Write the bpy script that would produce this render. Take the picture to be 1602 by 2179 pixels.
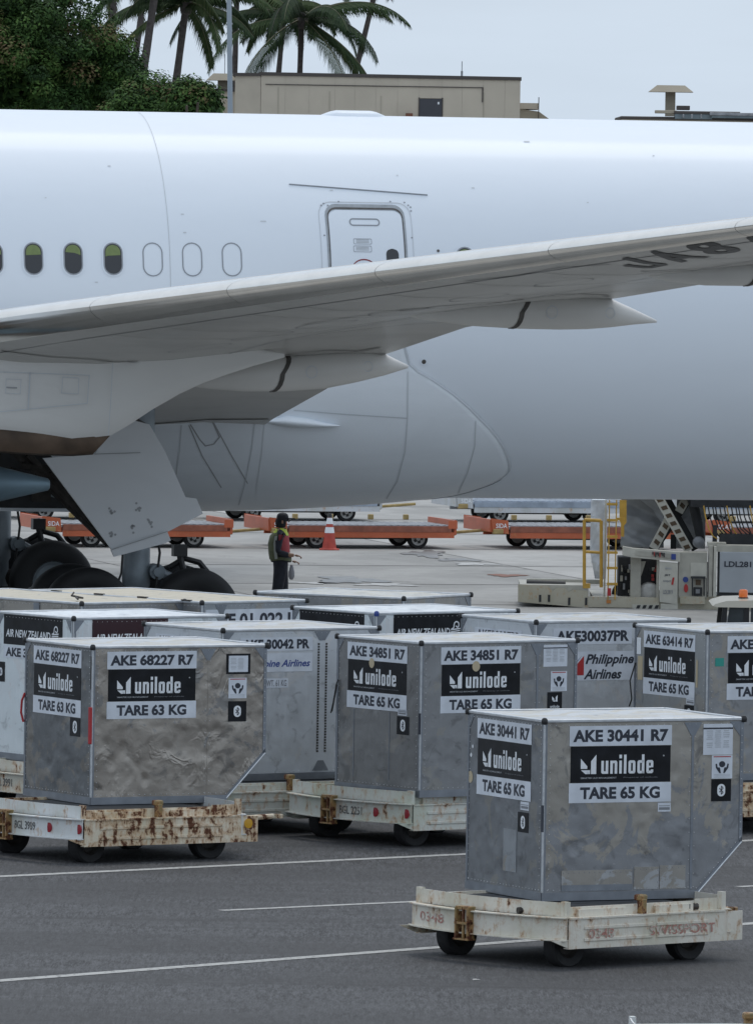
import bpy, bmesh, math, random
from mathutils import Vector, Matrix
scene = bpy.context.scene
C = scene.collection
for o in list(bpy.data.objects): bpy.data.objects.remove(o)
rad = math.radians
# ------------------------------------------------------------------ camera, world, sun, exposure
FPX, CXP, CYP, HC = 19500., 801., 1089.5, 6.9
ROLL = rad(.9); PITCH = math.atan((CYP-396.6+4)/FPX) if False else math.atan((CYP-392.6-4)/FPX)
cam_d = bpy.data.cameras.new('camera'); cam = bpy.data.objects.new('camera', cam_d); C.objects.link(cam)
cam.location = (0, 0, HC)
cam.rotation_euler = (Matrix.Rotation(rad(90)-PITCH, 3, 'X') @ Matrix.Rotation(ROLL, 3, 'Z')).to_euler()
cam_d.sensor_fit = 'HORIZONTAL'; cam_d.sensor_width = 36; cam_d.lens = FPX/1602*36
cam_d.clip_start = 1; cam_d.clip_end = 8000
scene.camera = cam
SUN_EL, SUN_AZ = rad(64), rad(12)
world = bpy.data.worlds.new('World'); scene.world = world; world.use_nodes = True
wn, wl = world.node_tree.nodes, world.node_tree.links
bg = wn['Background']
sky = wn.new('ShaderNodeTexSky'); sky.sky_type = 'NISHITA'; sky.sun_disc = False
sky.sun_elevation = SUN_EL; sky.sun_rotation = SUN_AZ; sky.altitude = 10; sky.air_density = 1.0; sky.dust_density = 3.5; sky.ozone_density = 1
mixw = wn.new('ShaderNodeMix'); mixw.data_type = 'RGBA'; mixw.inputs[0].default_value = .84

# overcast veil: paler and brighter overhead than at the horizon
tcw = wn.new('ShaderNodeTexCoord'); sep = wn.new('ShaderNodeSeparateXYZ'); wl.new(tcw.outputs['Generated'], sep.inputs[0])
mrw = wn.new('ShaderNodeMapRange'); mrw.inputs[1].default_value = 0; mrw.inputs[2].default_value = 1; wl.new(sep.outputs['Z'], mrw.inputs[0])
mxw = wn.new('ShaderNodeMix'); mxw.data_type = 'RGBA'; wl.new(mrw.outputs[0], mxw.inputs[0])
nsw = wn.new('ShaderNodeTexNoise'); nsw.inputs['Scale'].default_value = 14; nsw.inputs['Detail'].default_value = 5; mpw = wn.new('ShaderNodeMapping'); mpw.inputs['Scale'].default_value = (1, 1, 6); wl.new(tcw.outputs['Generated'], mpw.inputs[0]); wl.new(mpw.outputs[0], nsw.inputs[0])
mxw.inputs[6].default_value = (7.0, 8.2, 9.6, 1); mxw.inputs[7].default_value = (8.8, 9.6, 10.6, 1)
mrn = wn.new('ShaderNodeMapRange'); mrn.inputs[1].default_value = .3; mrn.inputs[2].default_value = .7; mrn.inputs[3].default_value = .95; mrn.inputs[4].default_value = 1.05; wl.new(nsw.outputs[0], mrn.inputs[0])
scw = wn.new('ShaderNodeVectorMath'); scw.operation = 'SCALE'; wl.new(mxw.outputs[2], scw.inputs[0]); wl.new(mrn.outputs[0], scw.inputs['Scale']); wl.new(scw.outputs[0], mixw.inputs[7])
wl.new(sky.outputs[0], mixw.inputs[6]); wl.new(mixw.outputs[2], bg.inputs[0])
bg.inputs[1].default_value = .10
sd = bpy.data.lights.new('sun', 'SUN'); sun = bpy.data.objects.new('sun', sd); C.objects.link(sun)
sd.energy = .85; sd.angle = rad(18); sd.color = (1, .96, .9)
sdir = Vector((math.sin(SUN_AZ)*math.cos(SUN_EL), math.cos(SUN_AZ)*math.cos(SUN_EL), math.sin(SUN_EL)))
sun.rotation_euler = sdir.to_track_quat('Z', 'Y').to_euler(); sun.location = (0, 0, 60)
vs = scene.view_settings; vs.view_transform = 'Standard'; vs.look = 'None'; vs.gamma = 1; vs.use_curve_mapping = False
vs.exposure = 0.0

# ------------------------------------------------------------------ survey helpers (pixel of the photo -> point at a known place)
cr, sr, cp, sp = math.cos(ROLL), math.sin(ROLL), math.cos(PITCH), math.sin(PITCH)
def ray(px, py):
    u = (px-CXP)/FPX; v = (py-CYP)/FPX
    u2 = u*cr+v*sr; v2 = -u*sr+v*cr
    return Vector((u2, cp-v2*sp, -sp-v2*cp))
def atz(px, py, z):
    d = ray(px, py); return Vector((0, 0, HC))+d*((z-HC)/d.z)
def aty(px, py, Y):
    d = ray(px, py); return Vector((0, 0, HC))+d*(Y/d.y)

# ------------------------------------------------------------------ materials
def rgb(r, g, b): return (r, g, b, 1)
def newmat(name):
    m = bpy.data.materials.new(name); m.use_nodes = True
    return m, m.node_tree.nodes, m.node_tree.links, m.node_tree.nodes['Principled BSDF']
def mat(name, col, rough=.5, metal=0., var=.0, vscale=4., bump=0., bscale=30., coat=0., spec=.5, emit=None):
    m, n, l, b = newmat(name)
    b.inputs['Base Color'].default_value = rgb(*col); b.inputs['Roughness'].default_value = rough
    b.inputs['Metallic'].default_value = metal; b.inputs['Coat Weight'].default_value = coat
    b.inputs['Specular IOR Level'].default_value = spec
    tc = n.new('ShaderNodeTexCoord')
    if var:
        nz = n.new('ShaderNodeTexNoise'); nz.inputs['Scale'].default_value = vscale; nz.inputs['Detail'].default_value = 6
        l.new(tc.outputs['Object'], nz.inputs['Vector'])
        mr = n.new('ShaderNodeMapRange'); mr.inputs[1].default_value = .3; mr.inputs[2].default_value = .7
        mr.inputs[3].default_value = 1-var; mr.inputs[4].default_value = 1+var
        l.new(nz.outputs[0], mr.inputs[0])
        mx = n.new('ShaderNodeVectorMath'); mx.operation = 'SCALE'; mx.inputs[0].default_value = col
        l.new(mr.outputs[0], mx.inputs['Scale']); l.new(mx.outputs[0], b.inputs['Base Color'])
    if bump:
        nb = n.new('ShaderNodeTexNoise'); nb.inputs['Scale'].default_value = bscale; nb.inputs['Detail'].default_value = 4
        l.new(tc.outputs['Object'], nb.inputs['Vector'])
        bp = n.new('ShaderNodeBump'); bp.inputs['Strength'].default_value = 1; bp.inputs['Distance'].default_value = bump
        l.new(nb.outputs[0], bp.inputs['Height']); l.new(bp.outputs[0], b.inputs['Normal'])
    return m

def noise(n, l, vec, scale, detail=5, rough=.5, dist=0.):
    x = n.new('ShaderNodeTexNoise'); x.inputs['Scale'].default_value = scale; x.inputs['Detail'].default_value = detail
    x.inputs['Roughness'].default_value = rough; x.inputs['Distortion'].default_value = dist
    l.new(vec, x.inputs['Vector']); return x.outputs[0]
def ramp(n, l, fac, a, b, ca=0., cb=1.):
    x = n.new('ShaderNodeMapRange'); x.inputs[1].default_value = a; x.inputs[2].default_value = b
    x.inputs[3].default_value = ca; x.inputs[4].default_value = cb; x.interpolation_type = 'SMOOTHSTEP'
    l.new(fac, x.inputs[0]); return x.outputs[0]
def mixc(n, l, fac, a, b):
    x = n.new('ShaderNodeMix'); x.data_type = 'RGBA'
    if isinstance(fac, float): x.inputs[0].default_value = fac
    else: l.new(fac, x.inputs[0])
    for i, c in ((6, a), (7, b)):
        if isinstance(c, tuple): x.inputs[i].default_value = rgb(*c)
        else: l.new(c, x.inputs[i])
    return x.outputs[2]
def fmath(n, l, op, a, b):
    x = n.new('ShaderNodeMath'); x.operation = op
    for i, c in ((0, a), (1, b)):
        if isinstance(c, (int, float)): x.inputs[i].default_value = c
        else: l.new(c, x.inputs[i])
    return x.outputs[0]
def mapped(n, l, seed, sc=(1, 1, 1)):
    tc = n.new('ShaderNodeTexCoord'); mp = n.new('ShaderNodeMapping')
    mp.inputs['Location'].default_value = (seed*3.7, seed*1.9, seed*5.3); mp.inputs['Scale'].default_value = sc
    l.new(tc.outputs['Object'], mp.inputs['Vector']); return mp.outputs[0]

def alum(name, seed, tan=.35, dent=.010, base=(.315, .32, .328), patch=(.36, .34, .31), rough=.40, tanz=0.):
    """weathered aluminium sheet: oxidised tan patches, smears, scratches and shallow dents"""
    m, n, l, b = newmat(name)
    v = mapped(n, l, seed)
    big = noise(n, l, v, 2.0, 10, .66, .9)
    if tanz:
        tcz = n.new('ShaderNodeTexCoord'); sz = n.new('ShaderNodeSeparateXYZ'); l.new(tcz.outputs['Object'], sz.inputs[0])
        big = fmath(n, l, 'ADD', big, fmath(n, l, 'MULTIPLY', fmath(n, l, 'SUBTRACT', sz.outputs['Z'], .72), tanz))
    pf = ramp(n, l, big, .57-tan*.27, .595-tan*.27)
    dark = ramp(n, l, noise(n, l, v, 5.5, 7, .6, .8), .56, .68)
    vst = mapped(n, l, seed+3, (7, 7, .9))
    streak = ramp(n, l, noise(n, l, vst, 2.2, 4, .6), .52, .75)
    c = mixc(n, l, pf, base, patch)
    dk = n.new('ShaderNodeMath'); dk.operation = 'MULTIPLY'; l.new(dark, dk.inputs[0]); dk.inputs[1].default_value = .55
    c = mixc(n, l, dk.outputs[0], c, tuple(x*.52 for x in base))
    st = n.new('ShaderNodeMath'); st.operation = 'MULTIPLY'; l.new(streak, st.inputs[0]); st.inputs[1].default_value = .22
    c = mixc(n, l, st.outputs[0], c, tuple(x*1.35 for x in base))
    sc = ramp(n, l, noise(n, l, mapped(n, l, seed+8, (1, 1, 5)), 14, 3, .5, 2.), .70, .74)
    scm = n.new('ShaderNodeMath'); scm.operation = 'MULTIPLY'; l.new(sc, scm.inputs[0]); scm.inputs[1].default_value = .5
    c = mixc(n, l, scm.outputs[0], c, (.62, .62, .62))
    l.new(c, b.inputs['Base Color'])
    b.inputs['Metallic'].default_value = .72
    l.new(ramp(n, l, noise(n, l, v, 9, 6), .3, .7, rough-.08, rough+.14), b.inputs['Roughness'])
    # dents
    d1 = noise(n, l, v, 2.6, 2, .45, .3)
    vo = n.new('ShaderNodeTexVoronoi'); vo.feature = 'SMOOTH_F1'; vo.inputs['Scale'].default_value = 4.2; vo.inputs['Randomness'].default_value = 1
    l.new(mapped(n, l, seed+5, (1, 1, .8)), vo.inputs['Vector'])
    d2 = ramp(n, l, vo.outputs['Distance'], .04, .34, 0., 1.)
    d3 = noise(n, l, v, 11, 4, .55, 1.2)
    s1 = fmath(n, l, 'ADD', fmath(n, l, 'MULTIPLY', d1, 1.6), fmath(n, l, 'MULTIPLY', d2, .35))
    rg = noise(n, l, mapped(n, l, seed+11, (1, 1, .8)), 3.4, 3, .5, 1.6); rg = fmath(n, l, 'ABSOLUTE', fmath(n, l, 'SUBTRACT', rg, .5), 0); rg = ramp(n, l, rg, 0., .10, 1., 0.); rg = fmath(n, l, 'MULTIPLY', rg, ramp(n, l, noise(n, l, mapped(n, l, seed+17), 2.2, 2), .52, .66))
    s1 = fmath(n, l, 'ADD', fmath(n, l, 'ADD', s1, fmath(n, l, 'MULTIPLY', d3, .10)), fmath(n, l, 'MULTIPLY', rg, .14 if dent > .02 else .05))
    bp = n.new('ShaderNodeBump'); bp.inputs['Strength'].default_value = 1; bp.inputs['Distance'].default_value = dent
    l.new(s1, bp.inputs['Height']); l.new(bp.outputs[0], b.inputs['Normal'])
    return m

def rusty(name, seed, paint=(.62, .60, .53), amount=.5, rust=(.16, .055, .022), green=0.):
    m, n, l, b = newmat(name)
    v = mapped(n, l, seed)
    a = noise(n, l, v, 8.5, 8, .70, .4)
    vs_ = mapped(n, l, seed+2, (2.2, 2.2, .8))
    s = noise(n, l, vs_, 6, 6, .7, .3)
    sm = fmath(n, l, 'ADD', fmath(n, l, 'MULTIPLY', a, .5), fmath(n, l, 'MULTIPLY', s, .5))
    t = .66-.2*amount
    f = ramp(n, l, sm, t, t+.05)
    halo = ramp(n, l, sm, t-.09, t+.02)
    grime = ramp(n, l, noise(n, l, v, 2.3, 6), .4, .7)
    gcol = (paint[0]*.72, paint[1]*(.72+green*.1), paint[2]*.62)
    c = mixc(n, l, fmath(n, l, 'MULTIPLY', grime, .6), paint, gcol)
    c = mixc(n, l, fmath(n, l, 'MULTIPLY', halo, .62), c, (.44, .23, .085))
    rn = mixc(n, l, noise(n, l, v, 26, 4), rust, (rust[0]*.3, rust[1]*.3, rust[2]*.35))
    dr = ramp(n, l, noise(n, l, mapped(n, l, seed+6, (14, 14, .9)), 1.6, 3), .55, .72)
    c = mixc(n, l, fmath(n, l, 'MULTIPLY', dr, .45*amount), c, (.36, .17, .06))
    c = mixc(n, l, f, c, rn)
    l.new(c, b.inputs['Base Color'])
    l.new(ramp(n, l, f, 0, 1, .42, .85), b.inputs['Roughness'])
    bp = n.new('ShaderNodeBump'); bp.inputs['Strength'].default_value = .7; bp.inputs['Distance'].default_value = .004
    l.new(fmath(n, l, 'SUBTRACT', noise(n, l, v, 30, 3), f), bp.inputs['Height']); l.new(bp.outputs[0], b.inputs['Normal'])
    return m

M = {}
M['white_label'] = mat('white_label', (.64, .68, .74), .38, var=.13, vscale=5, bump=.002, bscale=6)
M['black_label'] = mat('black_label', (.009, .010, .013), .42, var=.5, vscale=7, bump=.002, bscale=6, spec=.25)
M['wine_label'] = mat('wine_label', (.035, .008, .013), .3)
M['ink'] = mat('ink', (.025, .030, .045), .5)
M['ink_grey'] = mat('ink_grey', (.22, .23, .25), .5)
M['print_white'] = mat('print_white', (.78, .81, .84), .4, var=.05, vscale=30)
M['print_grey'] = mat('print_grey', (.40, .42, .44), .5)
M['print_red'] = mat('print_red', (.42, .03, .03), .5)
M['print_blue'] = mat('print_blue', (.03, .06, .25), .5)
M['sticker_beige'] = mat('sticker_beige', (.50, .42, .28), .5, var=.1)
M['sticker_green'] = mat('sticker_green', (.03, .30, .25), .5)
M['bright_alu'] = mat('bright_alu', (.62, .64, .66), .34, .75, var=.12, vscale=8, bump=.0015, bscale=20)
M['roof_alu'] = alum('roof_aluminium', 2.2, .2, .006, (.50, .52, .54), (.48, .465, .42), .42)
M['roof_tan'] = alum('roof_aluminium_tan', 6.2, .9, .006, (.46, .46, .44), (.50, .46, .37), .5)
M['post_alu'] = mat('post_alu', (.25, .27, .30), .42, .7, var=.15, vscale=6)
M['black_plastic'] = mat('black_plastic', (.012, .012, .013), .45)
M['rubber'] = mat('rubber', (.018, .018, .019), .75, var=.3, vscale=8, bump=.003, bscale=40)
M['tyre_air'] = mat('aircraft_tyre', (.011, .012, .014), .65, var=.3, vscale=3)
M['dark_steel'] = mat('dark_steel', (.05, .045, .04), .6, .4, var=.4, vscale=10)
M['black_deck'] = mat('black_deck', (.02, .022, .025), .45, var=.4, vscale=9)
M['yellow_rust'] = rusty('yellow_rust', 4.4, (.24, .18, .08), .8)
M['red_strap'] = mat('red_strap', (.42, .035, .04), .7)
M['rope'] = mat('rope', (.03, .03, .03), .8)

def asphalt():
    m, n, l, b = newmat('asphalt')
    tc = n.new('ShaderNodeTexCoord'); v = tc.outputs['Object']
    mpf = n.new('ShaderNodeMapping'); mpf.inputs['Scale'].default_value = (1, .085, 1); l.new(v, mpf.inputs['Vector'])
    fine = noise(n, l, mpf.outputs[0], 30, 4, .7)
    fine2 = noise(n, l, mpf.outputs[0], 62, 3, .7)
    mid = noise(n, l, v, 1.1, 8, .65)
    mp = n.new('ShaderNodeMapping'); mp.inputs['Scale'].default_value = (.25, 1.2, 1); l.new(v, mp.inputs['Vector'])
    wide = noise(n, l, mp.outputs[0], .35, 5, .6)
    f = fmath(n, l, 'ADD', fmath(n, l, 'MULTIPLY', fine, .6), fmath(n, l, 'MULTIPLY', fine2, .4))
    f = ramp(n, l, f, .34, .68)
    c = mixc(n, l, f, (.006, .006, .007), (.098, .100, .107))
    c = mixc(n, l, fmath(n, l, 'MULTIPLY', ramp(n, l, mid, .4, .65), .5), c, (.062, .063, .067))
    c = mixc(n, l, fmath(n, l, 'MULTIPLY', ramp(n, l, wide, .42, .58), .6), c, (.03, .03, .032))
    mpo = n.new('ShaderNodeMapping'); mpo.inputs['Scale'].default_value = (1.1, .35, 1); l.new(v, mpo.inputs['Vector'])
    oil = ramp(n, l, noise(n, l, mpo.outputs[0], 1.3, 5, .6, .6), .63, .72); c = mixc(n, l, fmath(n, l, 'MULTIPLY', oil, .55), c, (.016, .015, .015))
    mpt = n.new('ShaderNodeMapping'); mpt.inputs['Rotation'].default_value = (0, 0, rad(-30)); mpt.inputs['Scale'].default_value = (.05, 1.6, 1); l.new(v, mpt.inputs['Vector'])
    tr_ = ramp(n, l, noise(n, l, mpt.outputs[0], 1.6, 3, .5), .58, .66); c = mixc(n, l, fmath(n, l, 'MULTIPLY', tr_, .35), c, (.02, .02, .021))
    l.new(c, b.inputs['Base Color']); b.inputs['Roughness'].default_value = .8
    bp = n.new('ShaderNodeBump'); bp.inputs['Strength'].default_value = .8; bp.inputs['Distance'].default_value = .006
    l.new(fine, bp.inputs['Height']); l.new(bp.outputs[0], b.inputs['Normal'])
    return m
def concrete(name, k=1., seed=0):
    m, n, l, b = newmat(name)
    tc = n.new('ShaderNodeTexCoord'); v = tc.outputs['Object']
    mp = n.new('ShaderNodeMapping'); mp.inputs['Scale'].default_value = (.35, .22, 1); mp.inputs['Location'].default_value = (seed, seed*2, 0); l.new(v, mp.inputs['Vector'])
    big = noise(n, l, mp.outputs[0], .9, 8, .65, .8)
    f2 = noise(n, l, v, 2.8, 8, .7)
    st = ramp(n, l, noise(n, l, mp.outputs[0], 2.6, 8, .7, 1.2), .56, .66)
    c = mixc(n, l, ramp(n, l, big, .35, .65), (.25*k, .247*k, .236*k), (.37*k, .365*k, .35*k))
    c = mixc(n, l, fmath(n, l, 'MULTIPLY', ramp(n, l, f2, .4, .7), .45), c, (.26*k, .255*k, .24*k))
    c = mixc(n, l, fmath(n, l, 'MULTIPLY', st, .45), c, (.13*k, .128*k, .12*k))
    l.new(c, b.inputs['Base Color']); b.inputs['Roughness'].default_value = .75
    return m
M['asphalt'] = asphalt()
M['concrete'] = [concrete('concrete_a', 1.0, 0), concrete('concrete_b', .93, 4), concrete('concrete_c', 1.07, 9)]
M['joint'] = mat('joint', (.13, .125, .12), .9, var=.5, vscale=1.5)
def linepaint():
    m, n, l, b = newmat('line_paint')
    tc = n.new('ShaderNodeTexCoord'); v = tc.outputs['Object']
    f = ramp(n, l, noise(n, l, v, 14, 7, .75), .52, .64)
    c = mixc(n, l, f, (.40, .40, .385), (.10, .10, .10))
    l.new(c, b.inputs['Base Color']); b.inputs['Roughness'].default_value = .7
    return m
M['line'] = linepaint()

# ------------------------------------------------------------------ mesh helpers
class MB:
    def __init__(s): s.v = []; s.f = []
    def add(s, vs_, fs):
        k = len(s.v); s.v += [tuple(x) for x in vs_]; s.f += [tuple(i+k for i in f) for f in fs]; return s
    def box(s, a, b, mtx=None):
        x0, y0, z0 = a; x1, y1, z1 = b
        vs_ = [Vector(p) for p in ((x0,y0,z0),(x1,y0,z0),(x1,y1,z0),(x0,y1,z0),(x0,y0,z1),(x1,y0,z1),(x1,y1,z1),(x0,y1,z1))]
        if mtx is not None: vs_ = [mtx @ p for p in vs_]
        return s.add(vs_, [(0,3,2,1),(4,5,6,7),(0,1,5,4),(1,2,6,5),(2,3,7,6),(3,0,4,7)])
    def bbox(s, a, b, r=.01, mtx=None):
        """box with chamfered vertical and horizontal edges"""
        bm = bmesh.new(); bmesh.ops.create_cube(bm, size=1)
        c = [(a[i]+b[i])/2 for i in range(3)]; d = [abs(b[i]-a[i]) for i in range(3)]
        for q in bm.verts: q.co = Vector((c[0]+q.co.x*d[0], c[1]+q.co.y*d[1], c[2]+q.co.z*d[2]))
        bmesh.ops.bevel(bm, geom=bm.edges[:], offset=min(r, min(d)*.45), segments=2, profile=.5, affect='EDGES')
        vs_ = [q.co.copy() for q in bm.verts]; bm.verts.index_update()
        if mtx is not None: vs_ = [mtx @ p for p in vs_]
        s.add(vs_, [tuple(q.index for q in f.verts) for f in bm.faces]); bm.free(); return s
    def prism(s, poly, n, o=(0,0,0), u=(1,0,0), v=(0,0,1)):
        """polygon in plane (o,u,v) extruded by vector n"""
        o, u, v, n = map(Vector, (o, u, v, n)); k = len(poly)
        a = [o+u*x+v*y for x, y in poly]; b = [p+n for p in a]
        ar = sum(poly[i][0]*poly[(i+1)%k][1]-poly[(i+1)%k][0]*poly[i][1] for i in range(k))
        flip = (u.cross(v).dot(n) > 0) == (ar > 0)
        f0 = tuple(range(k)); f1 = tuple(range(k, 2*k))
        fs = [f0[::-1] if flip else f0, f1 if flip else f1[::-1]]
        for i in range(k):
            j = (i+1) % k; q = (i, j, j+k, i+k); fs.append(q if flip else q[::-1])
        return s.add(a+b, fs)
    def flat(s, poly, o=(0,0,0), u=(1,0,0), v=(0,0,1)):
        o, u, v = map(Vector, (o, u, v)); return s.add([o+u*x+v*y for x, y in poly], [tuple(range(len(poly)))])
    def tube(s, path, r, n=8, caps=True):
        path = [Vector(p) for p in path]; rs = r if isinstance(r, (list, tuple)) else [r]*len(path)
        rings = []
        up = None
        for i, p in enumerate(path):
            t = (path[min(i+1, len(path)-1)]-path[max(i-1, 0)]).normalized()
            if up is None: up = Vector((0,0,1)) if abs(t.z) < .9 else Vector((1,0,0))
            a = t.cross(up).normalized(); b_ = a.cross(t).normalized(); up = b_
            rings.append([p+(a*math.cos(2*math.pi*k/n)+b_*math.sin(2*math.pi*k/n))*rs[i] for k in range(n)])
        vs_ = [q for g in rings for q in g]; fs = []
        for i in range(len(rings)-1):
            for k in range(n):
                fs.append((i*n+k, (i+1)*n+k, (i+1)*n+(k+1)%n, i*n+(k+1)%n))
        if caps: fs += [tuple(range(n)), tuple((len(rings)-1)*n+k for k in range(n))[::-1]]
        return s.add(vs_, fs)
    def lathe(s, prof, o, axis, n=24):
        """profile [(r, h)] revolved about axis through o"""
        o = Vector(o); axis = Vector(axis).normalized(); a = axis.orthogonal().normalized(); b_ = axis.cross(a)
        vs_ = []; fs = []
        for r, h in prof:
            for k in range(n):
                t = 2*math.pi*k/n; vs_.append(o+axis*h+(a*math.cos(t)+b_*math.sin(t))*max(r, 1e-4))
        for i in range(len(prof)-1):
            for k in range(n): fs.append((i*n+k, i*n+(k+1)%n, (i+1)*n+(k+1)%n, (i+1)*n+k))
        return s.add(vs_, fs)
    def sweep(s, path, prof):
        """path of (x, y) with outward normal on its left; prof closed [(out, z)]"""
        m_ = len(prof); vs_ = []; fs = []
        for i, p in enumerate(path):
            a = Vector(path[max(i-1, 0)]); b_ = Vector(path[min(i+1, len(path)-1)]); t = (b_-a).normalized()
            nrm = Vector((-t.y, t.x))
            for o_, z in prof: vs_.append((p[0]+nrm.x*o_, p[1]+nrm.y*o_, z))
        for i in range(len(path)-1):
            for k in range(m_): fs.append((i*m_+k, i*m_+(k+1)%m_, (i+1)*m_+(k+1)%m_, (i+1)*m_+k))
        fs += [tuple(range(m_))[::-1], tuple((len(path)-1)*m_+k for k in range(m_))]
        return s.add(vs_, fs)
    def mesh(s, name, smooth=False, weld=False):
        me = bpy.data.meshes.new(name); me.from_pydata(s.v, [], s.f); me.update()
        bm = bmesh.new(); bm.from_mesh(me)
        if weld: bmesh.ops.remove_doubles(bm, verts=bm.verts[:], dist=1e-4)
        bmesh.ops.recalc_face_normals(bm, faces=bm.faces[:]); bm.to_mesh(me); bm.free()
        if smooth:
            for p in me.polygons: p.use_smooth = True
            if smooth != 'all': me.set_sharp_from_angle(angle=rad(smooth if smooth is not True else 35))
        return me
    def build(s, name, m, parent=None, smooth=False, weld=False):
        return link(name, s.mesh(name, smooth, weld), m, parent)
def link(name, me, m, parent=None, label=None, kind=None):
    if m is not None and not me.materials: me.materials.append(m)
    o = bpy.data.objects.new(name, me); C.objects.link(o)
    if parent is not None: o.parent = parent
    if label: o['label'] = label
    if kind: o['kind'] = kind
    return o
def thing(name, label, cat, loc=(0,0,0), rz=0., group=None):
    o = bpy.data.objects.new(name, None); C.objects.link(o); o.location = loc; o.rotation_euler = (0, 0, rz)
    o.empty_display_size = .3; o['label'] = label; o['category'] = cat
    if group: o['group'] = group
    return o
def tag(o, label, cat, group=None):
    o['label'] = label; o['category'] = cat
    if group: o['group'] = group
    return o
def clone(root, loc, rz, label):
    r = root.copy(); C.objects.link(r); r.location = loc; r.rotation_euler = (0, 0, rz); r['label'] = label
    for ch in list(root.children):
        c = ch.copy(); C.objects.link(c); c.parent = r
        for g in ch.children:
            d = g.copy(); C.objects.link(d); d.parent = c
    return r

_tc = {}
def text_mesh(st, bold=.022, shear=0.):
    key = (st, bold, shear)
    if key not in _tc:
        cu = bpy.data.curves.new('t', 'FONT'); cu.body = st; cu.offset = bold; cu.shear = shear; cu.resolution_u = 3
        ob = bpy.data.objects.new('t', cu); C.objects.link(ob)
        dg = bpy.context.evaluated_depsgraph_get(); dg.update()
        me = bpy.data.meshes.new_from_object(ob.evaluated_get(dg))
        vs_ = [(v.co.x, v.co.y) for v in me.vertices]; fs = [tuple(p.vertices) for p in me.polygons]
        x0 = min(v[0] for v in vs_); x1 = max(v[0] for v in vs_); y0 = min(v[1] for v in vs_); y1 = max(v[1] for v in vs_)
        _tc[key] = ([((x-x0)/(x1-x0), (y-y0)/(y1-y0)) for x, y in vs_], fs)
        bpy.data.objects.remove(ob)
    return _tc[key]
def put_text(mb, st, c, w, h, u=(1,0,0), v=(0,0,1), bold=.022, shear=0., f=None):
    """fit text to w x h centred on c (in plane u, v)"""
    vs_, fs = text_mesh(st, bold, shear); c, u, v = Vector(c), Vector(u), Vector(v)
    if f: return mb.add([f((x-.5)*w, (y-.5)*h) for x, y in vs_], fs)
    return mb.add([c+u*((x-.5)*w)+v*((y-.5)*h) for x, y in vs_], fs)

# faces of a container: F = long front face (y=0), L = left face (x=0)
class Face:
    def __init__(s, k): s.k = k
    def p(s, a, z, off): return Vector((a, -off, z)) if s.k == 'F' else Vector((-off, a, z))
    @property
    def u(s): return Vector((1, 0, 0)) if s.k == 'F' else Vector((0, -1, 0))
    @property
    def n(s): return Vector((0, -1, 0)) if s.k == 'F' else Vector((-1, 0, 0))
FF, LF = Face('F'), Face('L')
Z = Vector((0, 0, 1))
def plate(par, face, a0, a1, z0, z1, m, name='placard', off=.002, th=.0015, lab=None):
    mb = MB(); c = face.p((a0+a1)/2, (z0+z1)/2, off)
    w, h = abs(a1-a0), z1-z0
    mb.prism([(-w/2, -h/2), (w/2, -h/2), (w/2, h/2), (-w/2, h/2)], face.n*th, c, face.u, Z)
    o = mb.build(name, m, par)
    if lab: o['label'] = lab
    return o
def words(par, face, st, a, z, w, h, m, bold=.022, shear=0., off=.0048, name='lettering'):
    return put_text(MB(), st, face.p(a, z, off), w, h, face.u, Z, bold, shear).build(name, m, par)
def shapes(par, face, polys, a, z, k, m, name='emblem', off=.0048):
    mb = MB()
    for q in polys: mb.flat([(x*k, y*k) for x, y in q], face.p(a, z, off), face.u, Z)
    return mb.build(name, m, par)
def ring(cx, cy, rx, ry, n=16, a0=0, a1=360): return [(cx+rx*math.cos(rad(a0+(a1-a0)*i/n)), cy+ry*math.sin(rad(a0+(a1-a0)*i/n))) for i in range(n)]
def rrect(cx, cy, w, h, r, n=5):
    out = []
    for sx, sy, a in ((1,1,0),(-1,1,90),(-1,-1,180),(1,-1,270)):
        for i in range(n+1):
            t = rad(a+90*i/n); out.append((cx+sx*(w/2-r)+r*math.cos(t), cy+sy*(h/2-r)+r*math.sin(t)))
    return out
def strokes(pts, w):
    """polyline as quads"""
    out = []
    for (x0, y0), (x1, y1) in zip(pts, pts[1:]):
        d = math.hypot(x1-x0, y1-y0) or 1; nx, ny = -(y1-y0)/d*w/2, (x1-x0)/d*w/2
        out.append([(x0+nx, y0+ny), (x1+nx, y1+ny), (x1-nx, y1-ny), (x0-nx, y0-ny)])
    return out

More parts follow.
